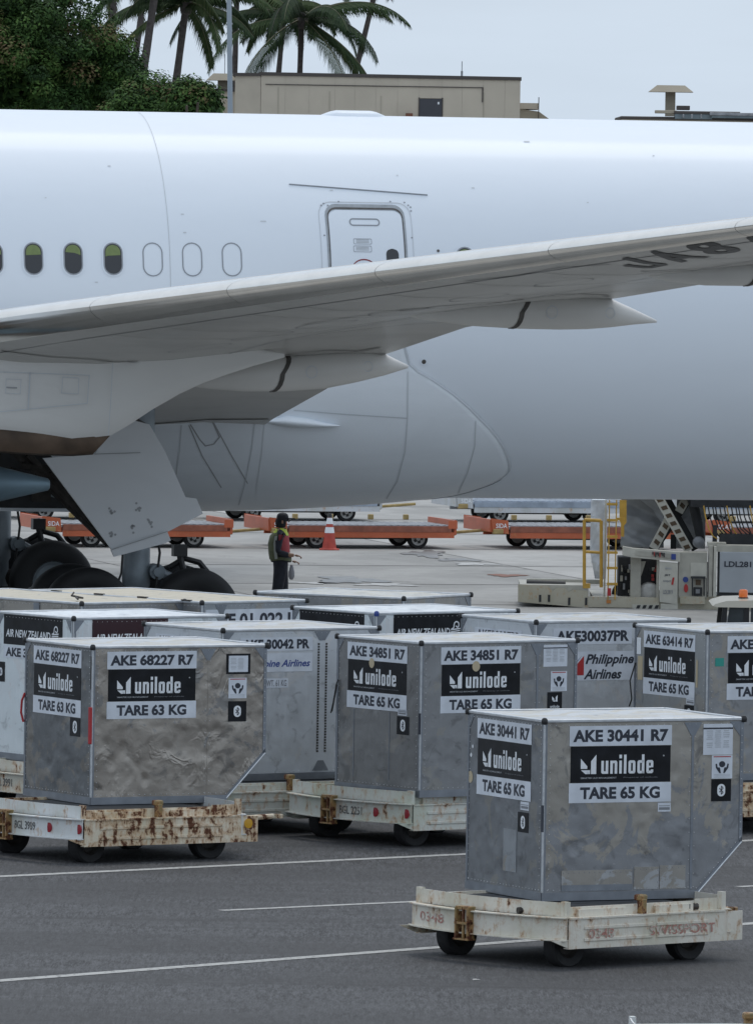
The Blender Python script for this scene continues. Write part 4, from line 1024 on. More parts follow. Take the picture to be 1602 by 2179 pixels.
# find the span station seen at the right frame edge
Lr = 23.
for _ in range(30):
    p = AL(1602, 478, Lr); Lr += (p.x-le_line(Lr))/TANS*.3
zr = AL(1602, 478, Lr).z
def le_z(L):
    if L >= 11.5: return LA0.z+(zr-LA0.z)*(L-11.5)/(Lr-11.5)
    return LA0.z-(11.5-L)*.16
te_tab = []
for L, px, py in ((2.6, 560, 902), (3.2, 580, 888), (6, 690, 827), (8.8, 820, 751), (10.7, 990, 694), (14, 1300, 634), (15.9, 1475, 606)):
    p = AL(px, py, L); te_tab.append((L, p.x, p.z))
s1 = (te_tab[-1][1]-te_tab[-3][1])/(te_tab[-1][0]-te_tab[-3][0]); sz = (te_tab[-1][2]-te_tab[-3][2])/(te_tab[-1][0]-te_tab[-3][0])
for L in (19, 23, 27, 29.5): te_tab.append((L, te_tab[6][1]+s1*(L-15.9), te_tab[6][2]+sz*(L-15.9)))
def te(L):
    for (a, x0, z0), (b, x1, z1) in zip(te_tab, te_tab[1:]):
        if L <= b or b == te_tab[-1][0]: k = (L-a)/(b-a); return x0+(x1-x0)*k, z0+(z1-z0)*k
print('LE', LA0, 'Lr', Lr, 'zr', zr, 'TE', te_tab)
AF = [(0, 0, 0), (.004, .010, .010), (.012, .019, .018), (.025, .027, .026), (.05, .037, .035), (.10, .049, .046), (.2, .060, .055), (.35, .064, .056), (.5, .058, .045), (.65, .046, .026), (.8, .028, .010), (.92, .012, .002), (1, .002, .002)]
def wsec(L, c, up):
    """point on wing surface at span L, chord fraction c"""
    A0, Z0 = le_line(L), le_z(L); A1, Z1 = te(L); ch = A1-A0
    tk = (1.15-.25*min(1, (L-2)/20))*(.62+.38*max(0, min(1, (L-12)/10)) if up else 1)
    for (c0, u0, l0), (c1, u1, l1) in zip(AF, AF[1:]):
        if c <= c1+1e-9: k = (c-c0)/(c1-c0); u_ = u0+(u1-u0)*k; l_ = l0+(l1-l0)*k; break
    d = (u_ if up else -l_)*ch*tk
    return Vector((A0+ch*c, -L, Z0+(Z1-Z0)*c+d))
LS = [2.0, 2.6, 3.2, 4.5, 6, 7.5, 8.8, 9.8, 10.7, 12, 14, 16, 18, 20, 22, 24, 26, 28, 29.5]
CL = [1, .92, .8, .65, .5, .35, .2, .10, .055]; CS = [.055, .05, .035, .025, .018, .012, .008, .004, .002, 0]
def wing(mir):
    m_ = -1 if mir else 1
    def T(p): return Vector((p.x, p.y*m_, p.z))
    mb = MB(); loop = [(c, True) for c in CL]+[(c, False) for c in reversed(CL)]
    for L in LS:
        for c, u_ in loop: mb.v.append(T(wsec(L, c, u_)))
    n = len(loop)
    for j in range(len(LS)-1):
        for i in range(n): mb.f.append((j*n+i, j*n+(i+1)%n, (j+1)*n+(i+1)%n, (j+1)*n+i))
    k = (len(LS)-1)*n; mb.f.append(tuple(range(k, k+n)))
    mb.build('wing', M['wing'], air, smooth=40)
    mb = MB(); loop = [(c, True) for c in CS]+[(c, False) for c in reversed(CS)][1:]
    seams = [2.0, 12.9, 15.0, 17.2, 19.7, 22.3, 25, 29.5]
    for s0, s1_ in zip(seams, seams[1:]):
        mb = MB(); LL = [s0+.003]+[L for L in LS if s0 < L < s1_]+[s1_-.003]
        for L in LL:
            for c, u_ in loop: mb.v.append(T(wsec(L, c, u_)+Vector((0, 0, .004 if u_ else -.004))))
        n = len(loop)
        for j in range(len(LL)-1):
            for i in range(n-1): mb.f.append((j*n+i, j*n+i+1, (j+1)*n+i+1, (j+1)*n+i))
        mb.build('leading_edge_slat', M['slat'], air, smooth=40)
wing(False); wing(True)
def wl_strip(pts, w, m, name='panel_line', off=.006):
    mb = MB(); P = [wsec(L, c, False)+Vector((0, 0, -off)) for L, c in pts]
    for i in range(len(P)):
        t = (P[min(i+1, len(P)-1)]-P[max(i-1, 0)]).normalized(); s_ = t.cross(Vector((0, 0, 1))).normalized()*w/2
        mb.v += [P[i]-s_, P[i]+s_]
        if i: k = len(mb.v); mb.f.append((k-4, k-3, k-1, k-2))
    return mb.build(name, m, air)
def lin(a, b, n=16): return [(a[0]+(b[0]-a[0])*i/n, a[1]+(b[1]-a[1])*i/n) for i in range(n+1)]
wl_strip(lin((10.2, .11), (29, .13), 40), .03, M['pline_d']); wl_strip(lin((9.8, .62), (28, .62), 40), .03, M['pline_d'])
for L in (12.4, 13.2, 14.6, 15.4, 16.7, 17.9, 19.0, 20.6): wl_strip(lin((L, .12), (L+.1, .6), 8), .015, M['pline_d'])
for L in (11.4, 12.9, 15.2, 16.8, 18.4): wl_strip(lin((L, .64), (L+.05, .97), 6), .02, M['pline_d'])
wl_strip(lin((4.6, .74), (7.8, .60), 10), .10, M['seal'], 'flap_seal'); wl_strip(lin((2.7, .80), (3.2, .995), 8), .07, M['seal'], 'flap_seal')
# access covers on the lower skin
for L, c in ((11.3, .42), (12.6, .40), (13.9, .38), (15.3, .36), (16.8, .34), (18.3, .32)):
    P = [wsec(L+.42*math.cos(2*math.pi*i/20), c+.045*math.sin(2*math.pi*i/20), False)+Vector((0, 0, -.006)) for i in range(20)]
    mb = MB(); cc = sum(P, Vector())/20; Q = [cc+(p-cc)*.95 for p in P]
    mb.add(P+Q, [(i, (i+1)%20, 20+(i+1)%20, 20+i) for i in range(20)]); mb.build('access_cover_rim', M['pline_d'], air)
# registration on the lower skin: starts at the J, runs towards the tip
def locate(px, py, lo=12., hi=25., n1=260):
    L, c = 18., .3
    def pr(L, c):
        p = wsec(L, c, False); w_ = O+EX*p.x-EN*p.y+Vector((0, 0, p.z)); x, y, z = w_.x, w_.y, w_.z-HC
        ww = y*cp-z*sp; v2 = -(z*cp+y*sp)/ww; u2 = x/ww
        return CXP+FPX*(u2*cr-v2*sr), CYP+FPX*(u2*sr+v2*cr)
    best = (1e9, 0, 0)
    for i in range(n1):
        for k in range(48):
            l_, c_ = lo+i*(hi-lo)/n1, .06+k*.019; x, y = pr(l_, c_); e = (x-px)**2+(y-py)**2
            if e < best[0]: best = (e, l_, c_)
    return best[1], best[2]
LJ, cJ = locate(1312, 552)
print('J at', LJ, cJ)
rt = Vector((.42, -.91)); rt.normalize(); dn = Vector((.91, .42)); dn = Vector((-rt.y, rt.x)); 
reg = MB(); xx = -.24
J0 = wsec(LJ, cJ, False)
wdt = dict(J=.46, A=.60, **{'8': .56, '7': .52, '0': .56})
GL = {'J': ([(.70, 1), (1, 1), (1, .14), (.86, 0), (.70, .18), (.14, 0), (0, .14), (.30, .18), (0, .62), (.30, .62)], [(0, 4, 2, 1), (2, 4, 3), (4, 7, 5, 3), (7, 6, 5), (6, 7, 9, 8)]),
      '7': ([(0, 1), (1, 1), (1, .84), (0, .82), (.72, .82), (.20, 0), (.52, 0)], [(0, 3, 4, 2, 1), (4, 5, 6, 2)])}
for ch in 'JA870J':
    vs_, fs = GL[ch] if ch in GL else text_mesh(ch, .035); bmr = bmesh.new(); bv = [bmr.verts.new((x*wdt[ch], y*.74, 0)) for x, y in vs_]
    for f in fs:
        try: bmr.faces.new([bv[i] for i in f])
        except ValueError: pass
    bmesh.ops.triangulate(bmr, faces=bmr.faces[:])
    for _ in range(6):
        es = [e for e in bmr.edges if e.calc_length() > .05]
        if not es: break
        bmesh.ops.subdivide_edges(bmr, edges=es, cuts=1); bmesh.ops.triangulate(bmr, faces=bmr.faces[:])
    bmr.verts.index_update(); vs_ = [(v.co.x/wdt[ch], v.co.y/.74) for v in bmr.verts]; fs = [tuple(v.index for v in f.verts) for f in bmr.faces]; bmr.free(); k = len(reg.v)
    for x, y in vs_:
        q = Vector((J0.x, J0.y))+rt*(xx+x*wdt[ch])+dn*((1-y)*.74)
        L = -q.y; A0 = le_line(L); A1 = te(L)[0]; c = (q.x-A0)/(A1-A0)
        reg.v.append(wsec(L, max(.056, min(.99, c)), False)+Vector((0, 0, -.010)))
    reg.f += [tuple(i+k for i in f) for f in fs]; xx += wdt[ch]+.20
reg.build('registration_lettering', M['regblack'], air)
for nm, pts, lo, hi, w_, mm in (('fairing_joint', [(850, 661), (930, 652), (1040, 641), (1100, 636), (1116, 630), (1180, 626), (1240, 626), (1298, 634)], 12.5, 16, .05, 'seal'),
                      ('fairing_joint', [(1364, 577), (1420, 574), (1480, 570), (1540, 563), (1596, 555)], 16, 22, .05, 'seal'),
                      ('pylon_shade_line', [(3, 744), (100, 757), (200, 765), (300, 769), (400, 768), (500, 763), (590, 756)], 8.5, 12, .05, 'seal'),  # dark strip painting the shade where the pylon meets the wing
                      ('fairing_joint', [(607, 755), (690, 747), (760, 748), (815, 752)], 7.5, 11, .05, 'seal'),
                      ('flap_gap', [(985, 598), (1100, 585), (1200, 572), (1300, 560)], 12, 22, .03, 'pline_d'),
                      ('flap_gap', [(640, 690), (760, 672), (880, 655), (1000, 640)], 9, 16, .03, 'pline_d'),
                      ('flap_gap', [(1085, 620), (1100, 628), (1114, 630)], 12.5, 16, .05, 'seal')):
    Q_ = [locate(x, y, lo, hi, 90) for x, y in pts]
    F_ = [tuple(a[k]+(b[k]-a[k])*t/4 for k in (0, 1)) for a, b in zip(Q_, Q_[1:]) for t in range(4)]+[Q_[-1]]
    wl_strip(F_, w_, M[mm], nm, .014)

# flap track fairings -------------------------------------------------
def body(name, L, stn, m, kh=.62, seam=None, parent=None):
    S = [];
    for px, yt, yb in stn:
        a = AL(px, yt, L); b = AL(px, yb, L); S.append(((a.x+b.x)/2, (a.z+b.z)/2, max(.01, (a.z-b.z)/2)))
    D = []
    for i in range(len(S)-1):
        for k in range(4):
            t = k/4; D.append(tuple(S[i][q]+(S[i+1][q]-S[i][q])*t for q in range(3)))
    D.append(S[-1]); n = 20; mb = MB()
    for A, z, r in D:
        for k in range(n):
            t = 2*math.pi*k/n; mb.v.append((A, -L-r*kh*math.cos(t)*(1.0), z+r*math.sin(t)))
    for i in range(len(D)-1):
        for k in range(n): mb.f.append((i*n+k, i*n+(k+1)%n, (i+1)*n+(k+1)%n, (i+1)*n+k))
    mb.f += [tuple(range(n)), tuple((len(D)-1)*n+k for k in range(n))]
    o = mb.build(name, m, parent or air, smooth=60)
    if seam:
        A0 = AL(seam, 700, L).x; mb = MB(); cnt = 0
        def at(A):
            for a, b in zip(D, D[1:]):
                if a[0] <= A <= b[0]: t = (A-a[0])/(b[0]-a[0]); return [a[q]+(b[q]-a[q])*t for q in range(3)]
            return D[0]
        for k in range(n):
            t = 2*math.pi*k/n; 
            Ac = A0+.10*math.sin(t)+.03*math.sin(2.5*t)
            for d_ in (-.035, .035):
                A, z, r = at(Ac+d_); mb.v.append((Ac+d_, -L-(r*kh+.008)*math.cos(t), z+(r+.008)*math.sin(t)))
        for k in range(n): mb.f.append((2*k, 2*k+1, (2*k+3) % (2*n), (2*k+2) % (2*n)))
        mb.build('fairing_seam', M['seal'], o)
        for dA, rr in ((.42, .085), (1.25 if name else 1, .07)):
            A, z, r = at(A0+dA); mb = MB(); P = []
            for q in (rr, rr*.86):
                for k in range(16):
                    t = 2*math.pi*k/16; zz = q*math.sin(t)*1.1; s_ = max(-1, min(1, zz/r)); P.append((A+q*math.cos(t), -L-(r*kh)*math.sqrt(1-s_*s_)-.004, z+zz))
            mb.add(P, [(k, (k+1)%16, 16+(k+1)%16, 16+k) for k in range(16)]); mb.build('cover_rim', M['pline'], o)
    return o
body('flap_fairing', 8.8, [(405, 800, 822), (450, 788, 828), (520, 768, 833), (600, 757, 833), (690, 750, 827), (760, 748, 813), (820, 753, 798), (868, 777, 783)], M['flapf'], seam=598)
body('flap_fairing', 14., [(845, 658, 668), (900, 648, 680), (1000, 638, 693), (1100, 630, 699), (1190, 625, 701), (1250, 627, 700), (1300, 635, 696), (1350, 658, 690), (1397, 681, 686)], M['flapf'], seam=1105)
body('flap_fairing', 18.6, [(1362, 576, 584), (1420, 568, 598), (1500, 561, 607), (1580, 556, 608), (1660, 553, 606), (1730, 556, 600), (1790, 575, 592), (1850, 590, 594)], M['flapf'], seam=1604)
# small fillet at the wing root trailing edge
body('root_fillet', 2.72, [(560, 893, 899), (610, 884, 909), (650, 889, 911), (690, 899, 910), (722, 905, 907)], M['fair'], kh=2.2)

# pylon aft fairing, heat shield, exhaust plug, nacelle
PLn = 9.75
def loft_side(name, prof, L, m, par=None):
    """prof: list of (px, ytop, ybottom, halfwidth)"""
    mb = MB(); n = 12
    for px, yt, yb, w in prof:
        a = AL(px, yt, L); b = AL(px, yb, L); zc = (a.z+b.z)/2; r = (a.z-b.z)/2
        for k in range(n):
            t = 2*math.pi*(k+.5)/n; cx_ = math.copysign(abs(math.cos(t))**.25, math.cos(t)); sx_ = math.copysign(abs(math.sin(t))**.45, math.sin(t))
            mb.v.append((a.x, -L-w*cx_, zc+r*sx_))
    for i in range(len(prof)-1):
        for k in range(n): mb.f.append((i*n+k, i*n+(k+1)%n, (i+1)*n+(k+1)%n, (i+1)*n+k))
    mb.f += [tuple(range(n)), tuple((len(prof)-1)*n+k for k in range(n))]
    return mb.build(name, m, par or air, smooth=40)
pyl = loft_side('engine_pylon', [(-700, 620, 880, .45), (-300, 650, 900, .45), (0, 700, 918, .42), (75, 700, 927, .42), (148, 700, 936, .40), (232, 700, 927, .36), (270, 700, 905, .33), (320, 700, 872, .28), (380, 700, 838, .22), (430, 700, 815, .17), (480, 720, 797, .12), (540, 740, 778, .07), (605, 752, 760, .02)], PLn, M['pylon'])
loft_side('heat_shield', [(-700, 880, 960, .36), (-300, 890, 965, .36), (0, 905, 963, .34), (75, 905, 968, .33), (150, 905, 970, .30), (192, 905, 967, .28), (210, 915, 948, .24), (228, 918, 928, .2)], PLn, M['heat'])
def side_line(pts, L, w, m, name='panel_line', par=None):
    mb = MB(); P = [AL(x, y, L) for x, y in pts]
    for a, b in zip(P, P[1:]):
        d = (b-a); n_ = Vector((-d.z, 0, d.x)).normalized()*w/2; e_ = d.normalized()*w/2; k = len(mb.v)
        mb.v += [a-n_-e_, b-n_+e_, b+n_+e_, a+n_-e_]; mb.f.append((k, k+1, k+2, k+3))
    return mb.build(name, m, par or air)
LP = PLn+.425
side_line([(0, 791), (190, 798)], LP+.02, .012, M['pline'], par=pyl); side_line([(190, 798), (186, 858), (62, 870), (0, 876)], LP+.02, .012, M['pline'], par=pyl); side_line([(64, 793), (60, 870)], LP+.02, .02, M['pline'], par=pyl)
side_line([(134, 802), (168, 804), (167, 838), (131, 836), (134, 802)], LP+.02, .010, M['pline'], par=pyl); side_line([(13, 806), (45, 807), (43, 838), (12, 836), (13, 806)], LP+.02, .008, M['pline'], par=pyl)
side_line([(15, 824), (35, 825)], LP+.02, .02, M['pline_d'], par=pyl); side_line([(240, 772), (236, 850), (231, 925)], LP+.02, .01, M['pline'], par=pyl)
pc = AL(0, 1030, 9.6)
def lathA(name, prof, m, n=40, z=None):
    return MB().lathe([(r, A) for A, r in prof], (0, -9.6, pc.z if z is None else z), (1, 0, 0), n).build(name, m, air, smooth=40)
tipA = AL(105, 1022, 9.6).x
lathA('exhaust_plug', [(tipA-2.6, .62), (tipA-1.6, .48), (tipA-.75, .255), (tipA-.02, .085), (tipA, .06), (tipA+.001, 0)], M['titan'])
lathA('core_cowl', [(tipA-4.6, 1.05), (tipA-3.3, .92), (tipA-2.3, .74), (tipA-2.3, .68), (tipA-3.0, .7)], M['heat'])
lathA('engine_nacelle', [(tipA-4.6, 1.05), (tipA-4.1, 1.60), (tipA-4.15, 1.62), (tipA-5.4, 1.82), (tipA-7, 1.92), (tipA-8.6, 1.88), (tipA-9.3, 1.74), (tipA-9.5, 1.62), (tipA-9.3, 1.5), (tipA-8.4, 1.45), (tipA-8, .3), (tipA-8, 0)], M['fus'])

# landing gear ---------------------------------------------------------
R_, W_ = .66, .48
tyre_me = MB().lathe([(R_*.50, -W_*.36), (R_*.62, -W_*.46), (R_*.80, -W_*.50), (R_*.93, -W_*.44), (R_*.985, -W_*.30), (R_, -W_*.12), (R_, W_*.12), (R_*.985, W_*.30), (R_*.93, W_*.44), (R_*.80, W_*.50), (R_*.62, W_*.46), (R_*.50, W_*.36)], (0,0,0), (0,1,0), 56).mesh('tyre', 'all')
hub_me = MB().lathe([(0, -W_*.2), (R_*.18, -W_*.25), (R_*.22, -W_*.12), (R_*.42, -W_*.16), (R_*.52, -W_*.38), (R_*.52, W_*.38), (R_*.42, W_*.1), (0, W_*.1)], (0,0,0), (0,1,0), 32).mesh('hub', True)
def gear(L, A0, far=False):
    g = bpy.data.objects.new('landing_gear', None); C.objects.link(g); g.parent = air
    for dA in (-.79, .79):
        for dL in (-.62, .62):
            o = link('tyre', tyre_me, M['tyre_air'], g); o.location = (A0+dA, -L-dL, R_-.02)
            o = link('hub', hub_me, M['strut'], g); o.location = (A0+dA, -L-dL, R_-.02)
        MB().tube([(A0+dA, -L-.9, R_), (A0+dA, -L+.9, R_)], .09, 12).build('axle', M['strut'], g, True)
    MB().tube([(A0-1.0, -L, R_+.02), (A0+1.0, -L, R_+.02)], .14, 12).build('truck_beam', M['dark_steel'], g, True)
    MB().lathe([(.0, .55), (.17, .55), (.17, .95), (.20, 1.0), (.215, 1.25), (.20, 1.30), (.20, 2.6), (.24, 2.7), (.24, 3.9), (0, 3.9)], (A0+.05, -L, 0), (0, 0, 1), 24).build('strut', M['strut'], g, True)
    mb = MB(); mb.tube([(A0+.32, -L-.25, 1.22), (A0+.32, -L+.1, 1.22)], .115, 16); mb.tube([(A0+.32, -L-.30, 1.22), (A0+.32, -L-.24, 1.22)], .07, 12)
    mb.tube([(A0+.30, -L-.18, 1.25), (A0+.62, -L-.16, 1.10), (A0+.95, -L-.12, .98)], [.075, .06, .07], 8)
    mb.build('torque_link', M['strut'], g, True)
    mb = MB(); mb.tube([(A0+.28, -L-.26, 1.9), (A0+.34, -L-.28, 1.5), (A0+.3, -L-.26, 1.1), (A0+.2, -L-.5, .8)], .02, 6); mb.tube([(A0-.18, -L-.2, 1.8), (A0-.22, -L-.24, 1.2), (A0-.4, -L-.4, .8)], .018, 6); mb.tube([(A0+.5, -L-.2, 1.28), (A0+.72, -L-.2, 1.42), (A0+.95, -L-.2, 1.36), (A0+1.12, -L-.2, 1.16), (A0+1.14, -L-.2, 1.02)], .045, 8)
    mb.tube([(A0+.62, -L-.22, 1.62), (A0+.68, -L-.22, 1.35), (A0+.74, -L-.22, 1.12)], .05, 8); mb.box((A0+.55, -L-.3, 1.45), (A0+.75, -L-.1, 1.62))
    mb.tube([(A0+.7, -L-.15, 1.1), (A0+.6, -L-.1, .95), (A0+1.2, -L-.1, .9)], .05, 8)
    mb.build('hydraulic_line', M['black_plastic'], g, True)
    mb = MB(); mb.tube([(A0-.1, -L+.3, 1.6), (A0-1.9, -L+1.0, 3.2)], .09, 10); mb.tube([(A0-.3, -L+.4, 1.6), (A0-1.2, -L+1.6, 2.6), (A0-2.0, -L+1.6, 2.9)], .05, 8)
    mb.box((A0-1.35, -L+.7, 2.2), (A0-1.1, -L+.9, 2.75))
    mb.build('side_brace', M['dark_steel'], g)
    return g
gA = AL(300, 1230, 5.5).x
gear(4.9, gA); gear(-4.9, gA-.22)
# big gear door plate and its fixed and lower panels
def sideplate(name, pts, L, th, m, par=None):
    P = [AL(x, y, L) for x, y in pts]; return MB().prism([(p.x, p.z) for p in P], (0, th, 0), (0, -L, 0), (1,0,0), (0,0,1)).build(name, m, par or air)
gd_ = sideplate('gear_door', [(92, 975), (212, 965), (322, 958), (352, 962), (395, 1058), (418, 1061), (432, 1093), (356, 1132), (238, 1170)], 5.85, .06, M['gearp'])
sideplate('upper_gear_door', [(204, 966), (207, 955), (229, 926), (287, 895), (318, 903), (352, 962), (300, 964)], 5.88, .06, M['gearp'])
sideplate('lower_gear_door', [(236, 1170), (356, 1131), (364, 1150), (352, 1156), (243, 1185)], 5.90, .05, M['gearp'])
side_line([(237, 1170), (356, 1131)], 5.96, .012, M['pline_d'], 'door_gap', gd_); side_line([(204, 966), (298, 963)], 5.97, .014, M['pline_d'], 'door_gap', gd_)
for cx_, cy_ in ((242, 1087), (299, 1079), (321, 1113), (283, 1126), (243, 1138)):
    rr_ = random.Random(cx_); mb = MB()
    for k in range(6):
        p = AL(cx_+rr_.uniform(-6, 6), cy_+rr_.uniform(-9, 9), 5.97); mb.prism(ring(p.x, p.z, .018, .018, 8), (0, .05, 0), (0, -5.855, 0), (1,0,0), (0,0,1))
    o = mb.build('bolt_cluster', M['pline_d'], gd_); o['kind'] = 'stuff'
    
# shade of the wheel bay ahead of the door, painted as a flat dark plate
sideplate('bay_shade_plate', [(-160, 960), (104, 965), (250, 1150) if False else (215, 1085), (160, 1084), (-160, 1082)], 3.45, .05, M['well'])
side_line([(0, 1060), (60, 1046), (100, 1050), (160, 1070)], 3.55, .05, M['strut'], 'bay_edge'); side_line([(0, 1084), (170, 1086)], 3.55, .05, M['fair'], 'bay_edge')
for a, b in (((60, 968), (100, 1010)), ((45, 990), (120, 1000)), ((110, 1005), (150, 1075)), ((20, 1000), (60, 1015)), ((95, 1030), (140, 1040))):
    p, q = AL(*a, 4.2), AL(*b, 4.2); MB().tube([p, q], .05, 8).build('bay_strut', M['dark_steel'], air)
sideplate('bay_cover', [(287, 897), (292, 889), (318, 905), (300, 906)], 5.7, .1, M['seal'])

# ------------------------------------------------------------------ pallet dollies beyond the aircraft
M['orange'] = rusty('orange_paint', 61, (.50, .115, .045), .12, (.12, .06, .04))
M['orange_d'] = mat('faded_orange_edge', (.26, .085, .05), .6, var=.3, vscale=6)
M['pd_white'] = rusty('pallet_dolly_white', 63, (.55, .57, .60), .2)
M['pd_blue'] = mat('blue_grey_deck', (.30, .35, .42), .5, .2, var=.3, vscale=3)
M['deck_grey'] = mat('steel_deck', (.30, .31, .33), .45, .5, var=.3, vscale=4)
M['yellow'] = mat('safety_yellow', (.52, .31, .05), .5, var=.15, vscale=8)
M['yellow_dull'] = mat('dull_yellow', (.36, .26, .10), .6, var=.25, vscale=8)
M['rim_white'] = mat('rim_white', (.62, .62, .60), .5, .2, var=.2, vscale=10)
PT, PR = wheel_meshes(.20, .14); PR = MB().lathe([(0, -.07), (.04, -.075), (.05, -.05), (.09, -.05), (.132, -.078), (.134, .06), (0, .06)], (0,0,0), (0,1,0), 22).mesh('rim', True)
star = MB()
for k in range(5):
    a = 2*math.pi*k/5; star.prism([(.03*math.cos(a-1.2), .03*math.sin(a-1.2)), (.095*math.cos(a-.28), .095*math.sin(a-.28)), (.095*math.cos(a+.28), .095*math.sin(a+.28)), (.03*math.cos(a+1.2), .03*math.sin(a+1.2))], (0, -.01, 0), (0, -.062, 0), (1,0,0), (0,0,1))
star_me = star.mesh('rim_slots')
def pallet_dolly(label, x, y, th, paint, edge, deckm, group, orange=True):
    t = thing('pallet_dolly', label, 'pallet dolly', (x, y, 0), rad(th), group)
    Lh, Wh = 1.70, .98
    for s in (-1, 1):
        mb = MB(); mb.box((-Lh+.15, min(s*Wh, s*Wh-s*.05), .22), (Lh, max(s*Wh, s*Wh-s*.05), .33)); mb.build('side_beam', paint, t)
        mb = MB(); mb.box((-Lh+.15, min(s*Wh+s*.012, s*Wh-s*.05), .332), (Lh-.06, max(s*Wh+s*.012, s*Wh-s*.05), .445)); mb.build('edge_beam', edge, t)
    MB().box((-Lh+.1, -Wh+.03, .39), (Lh-.05, Wh-.03, .435)).build('deck', deckm, t)
    rl = MB()
    for i in range(24): rl.box((-Lh+.25+i*.132, -Wh+.1, .435), (-Lh+.33+i*.132, Wh-.1, .46))
    r = rl.build('deck_rollers', deckm, t); r['kind'] = 'stuff'
    # end cowls
    mb = MB(); mb.prism([(-Lh+.12, .30), (-Lh-.20, .34), (-Lh-.24, .60), (-Lh+.1, .56)], (0, .03, 0), (0, -Wh, 0)); mb.prism([(-Lh+.12, .30), (-Lh-.20, .34), (-Lh-.24, .60), (-Lh+.1, .56)], (0, -.03, 0), (0, Wh, 0)); mb.box((-Lh-.25, -Wh+.035, .34), (-Lh-.20, Wh-.035, .58))
    mb.build('end_cowl', paint, t)
    mb = MB(); mb.box((Lh+.002, -Wh+.02, .28), (Lh+.05, Wh-.02, .56)); mb.box((Lh-.12, -Wh-.016, .40), (Lh+.055, -Wh+.015, .55)); mb.build('end_plate', paint, t)
    put_text(MB(), 'SIDA', (-Lh-.04, -Wh-.034, .46), .22, .09, (1,0,0), (0,0,1), .01).build('stencil_lettering', M['print_white'], t)
    for i, yy in enumerate((-.7, .72)):
        for xx in (-.95, .15+.9):
            w = wheel(t, xx, yy*.98, .20, PT, PR, 0, None, M['rim_white'])
            if yy < 0: link('rim_slots', star_me, M['black_plastic'], w)
    mb = MB(); mb.box((-1.1, -.6, .18), (1.2, -.5, .24)); mb.box((-1.1, .5, .18), (1.2, .6, .24)); mb.box((-1., -.75, .17), (-.9, .75, .23)); mb.box((1.0, -.75, .17), (1.1, .75, .23)); mb.build('axle_frame', M['dark_steel'], t)
    for xx in (-1.0, -.3, .5, 1.2): MB().bbox((xx, Wh-.12, .50), (xx+.10, Wh-.02, .60), .015).build('pallet_lock', M['yellow_dull'], t)
    mb = MB(); mb.bbox((Lh+.0, -.3, .24), (Lh+.22, -.1, .38), .02); mb.tube([(Lh+.2, -.2, .30), (Lh+.95, -.25, .36)], .030, 8); mb.build('tow_bar', M['yellow_dull'], t)
    MB().bbox((-Lh-.2, -Wh-.05, .30), (-Lh+.0, -Wh+.1, .40), .02).build('hitch', M['yellow_dull'], t)
    return t
def near_mid(px, Y): p = aty(px, 1165, Y); return p.x, Y
TH = 15
gO = 'orange pallet dollies coupled in a row'
def place(px, Y, **k):
    x, y = near_mid(px, Y); th = rad(TH); return pallet_dolly(x=x-math.sin(th)*.72-.1*math.cos(th), y=y+math.cos(th)*.72-.1*math.sin(th), th=TH, **k)
place(308, 173.2, label='orange pallet dolly seen behind the landing gear, leftmost of its row', paint=M['orange'], edge=M['orange_d'], deckm=M['deck_grey'], group=gO)
place(786, 174.4, label='orange pallet dolly standing behind the traffic cone', paint=M['orange'], edge=M['orange_d'], deckm=M['deck_grey'], group=gO)
place(1254, 175.6, label='orange pallet dolly left of the cargo loader and its wrapped cargo', paint=M['orange'], edge=M['orange_d'], deckm=M['deck_grey'], group=gO)
place(1722, 176.8, label='orange pallet dolly seen behind the hoses of the cargo loader', paint=M['orange'], edge=M['orange_d'], deckm=M['deck_grey'], group=gO)
gW = 'pale pallet dollies in the rows farther back'
for i, (px, Y) in enumerate(((200, 187.), (640, 188.), (1165, 189.2), (1640, 190.5))):
    place(px, Y, label=('pale dolly with blue-grey deck seen under the belly left of the gear door', 'pale dolly with blue-grey deck just behind the cone dolly', 'pale dolly with blue-grey deck behind the third orange one', 'pale dolly with blue-grey deck behind the loader hoses')[i], paint=M['pd_white'], edge=M['pd_blue'], deckm=M['pd_blue'], group=gW)
for i, (px, Y) in enumerate(((700, 207.), (1130, 208.5), (1560, 210.))):
    t = place(px, Y, label=('low white roller dolly far back, above the traffic cone', 'low white roller dolly far back, right of the fairing edge', 'low white roller dolly far back, behind the loader scissor')[i], paint=M['pd_white'], edge=M['yellow_dull'], deckm=M['black_deck'], group='white roller dollies in the farthest row')
    r_ = random.Random(i); 
    for k in range(12):
        x0 = -1.6+k*.27; MB().bbox((x0, -.9, .5), (x0+r_.uniform(.05, .12), -.8, .5+r_.uniform(.08, .22)), .01).build('stop_bracket', M['yellow_dull'] if k % 3 else M['black_deck'], t)

# ------------------------------------------------------------------ traffic cone
p = atz(700.5, 1171, 0)
cone = thing('traffic_cone', 'red traffic cone with two white bands and black tip', 'traffic cone', (p.x, p.y, 0))
M['cone_red'] = mat('cone_red', (.42, .055, .035), .55, var=.15, vscale=10)
mb = MB(); mb.bbox((-.19, -.19, 0), (.19, .19, .03), .01); mb.build('cone_base', M['cone_red'], cone)
prof = [(.165, .03), (.15, .045), (.125, .06)]
MB().lathe([(.155, .03), (.135, .05), (.045, .62), (0, .62)], (0,0,0), (0,0,1), 28).build('cone_body', M['cone_red'], cone, True)
cr_ = lambda z, o=.004: .135-(z-.05)*.09/.57+o
for z0, z1, nm in ((.50, .615, 'white_band'), (.33, .44, 'white_band')):
    MB().lathe([(cr_(z0), z0), (cr_(z1), z1)], (0,0,0), (0,0,1), 28).build(nm, M['print_white'], cone, True)
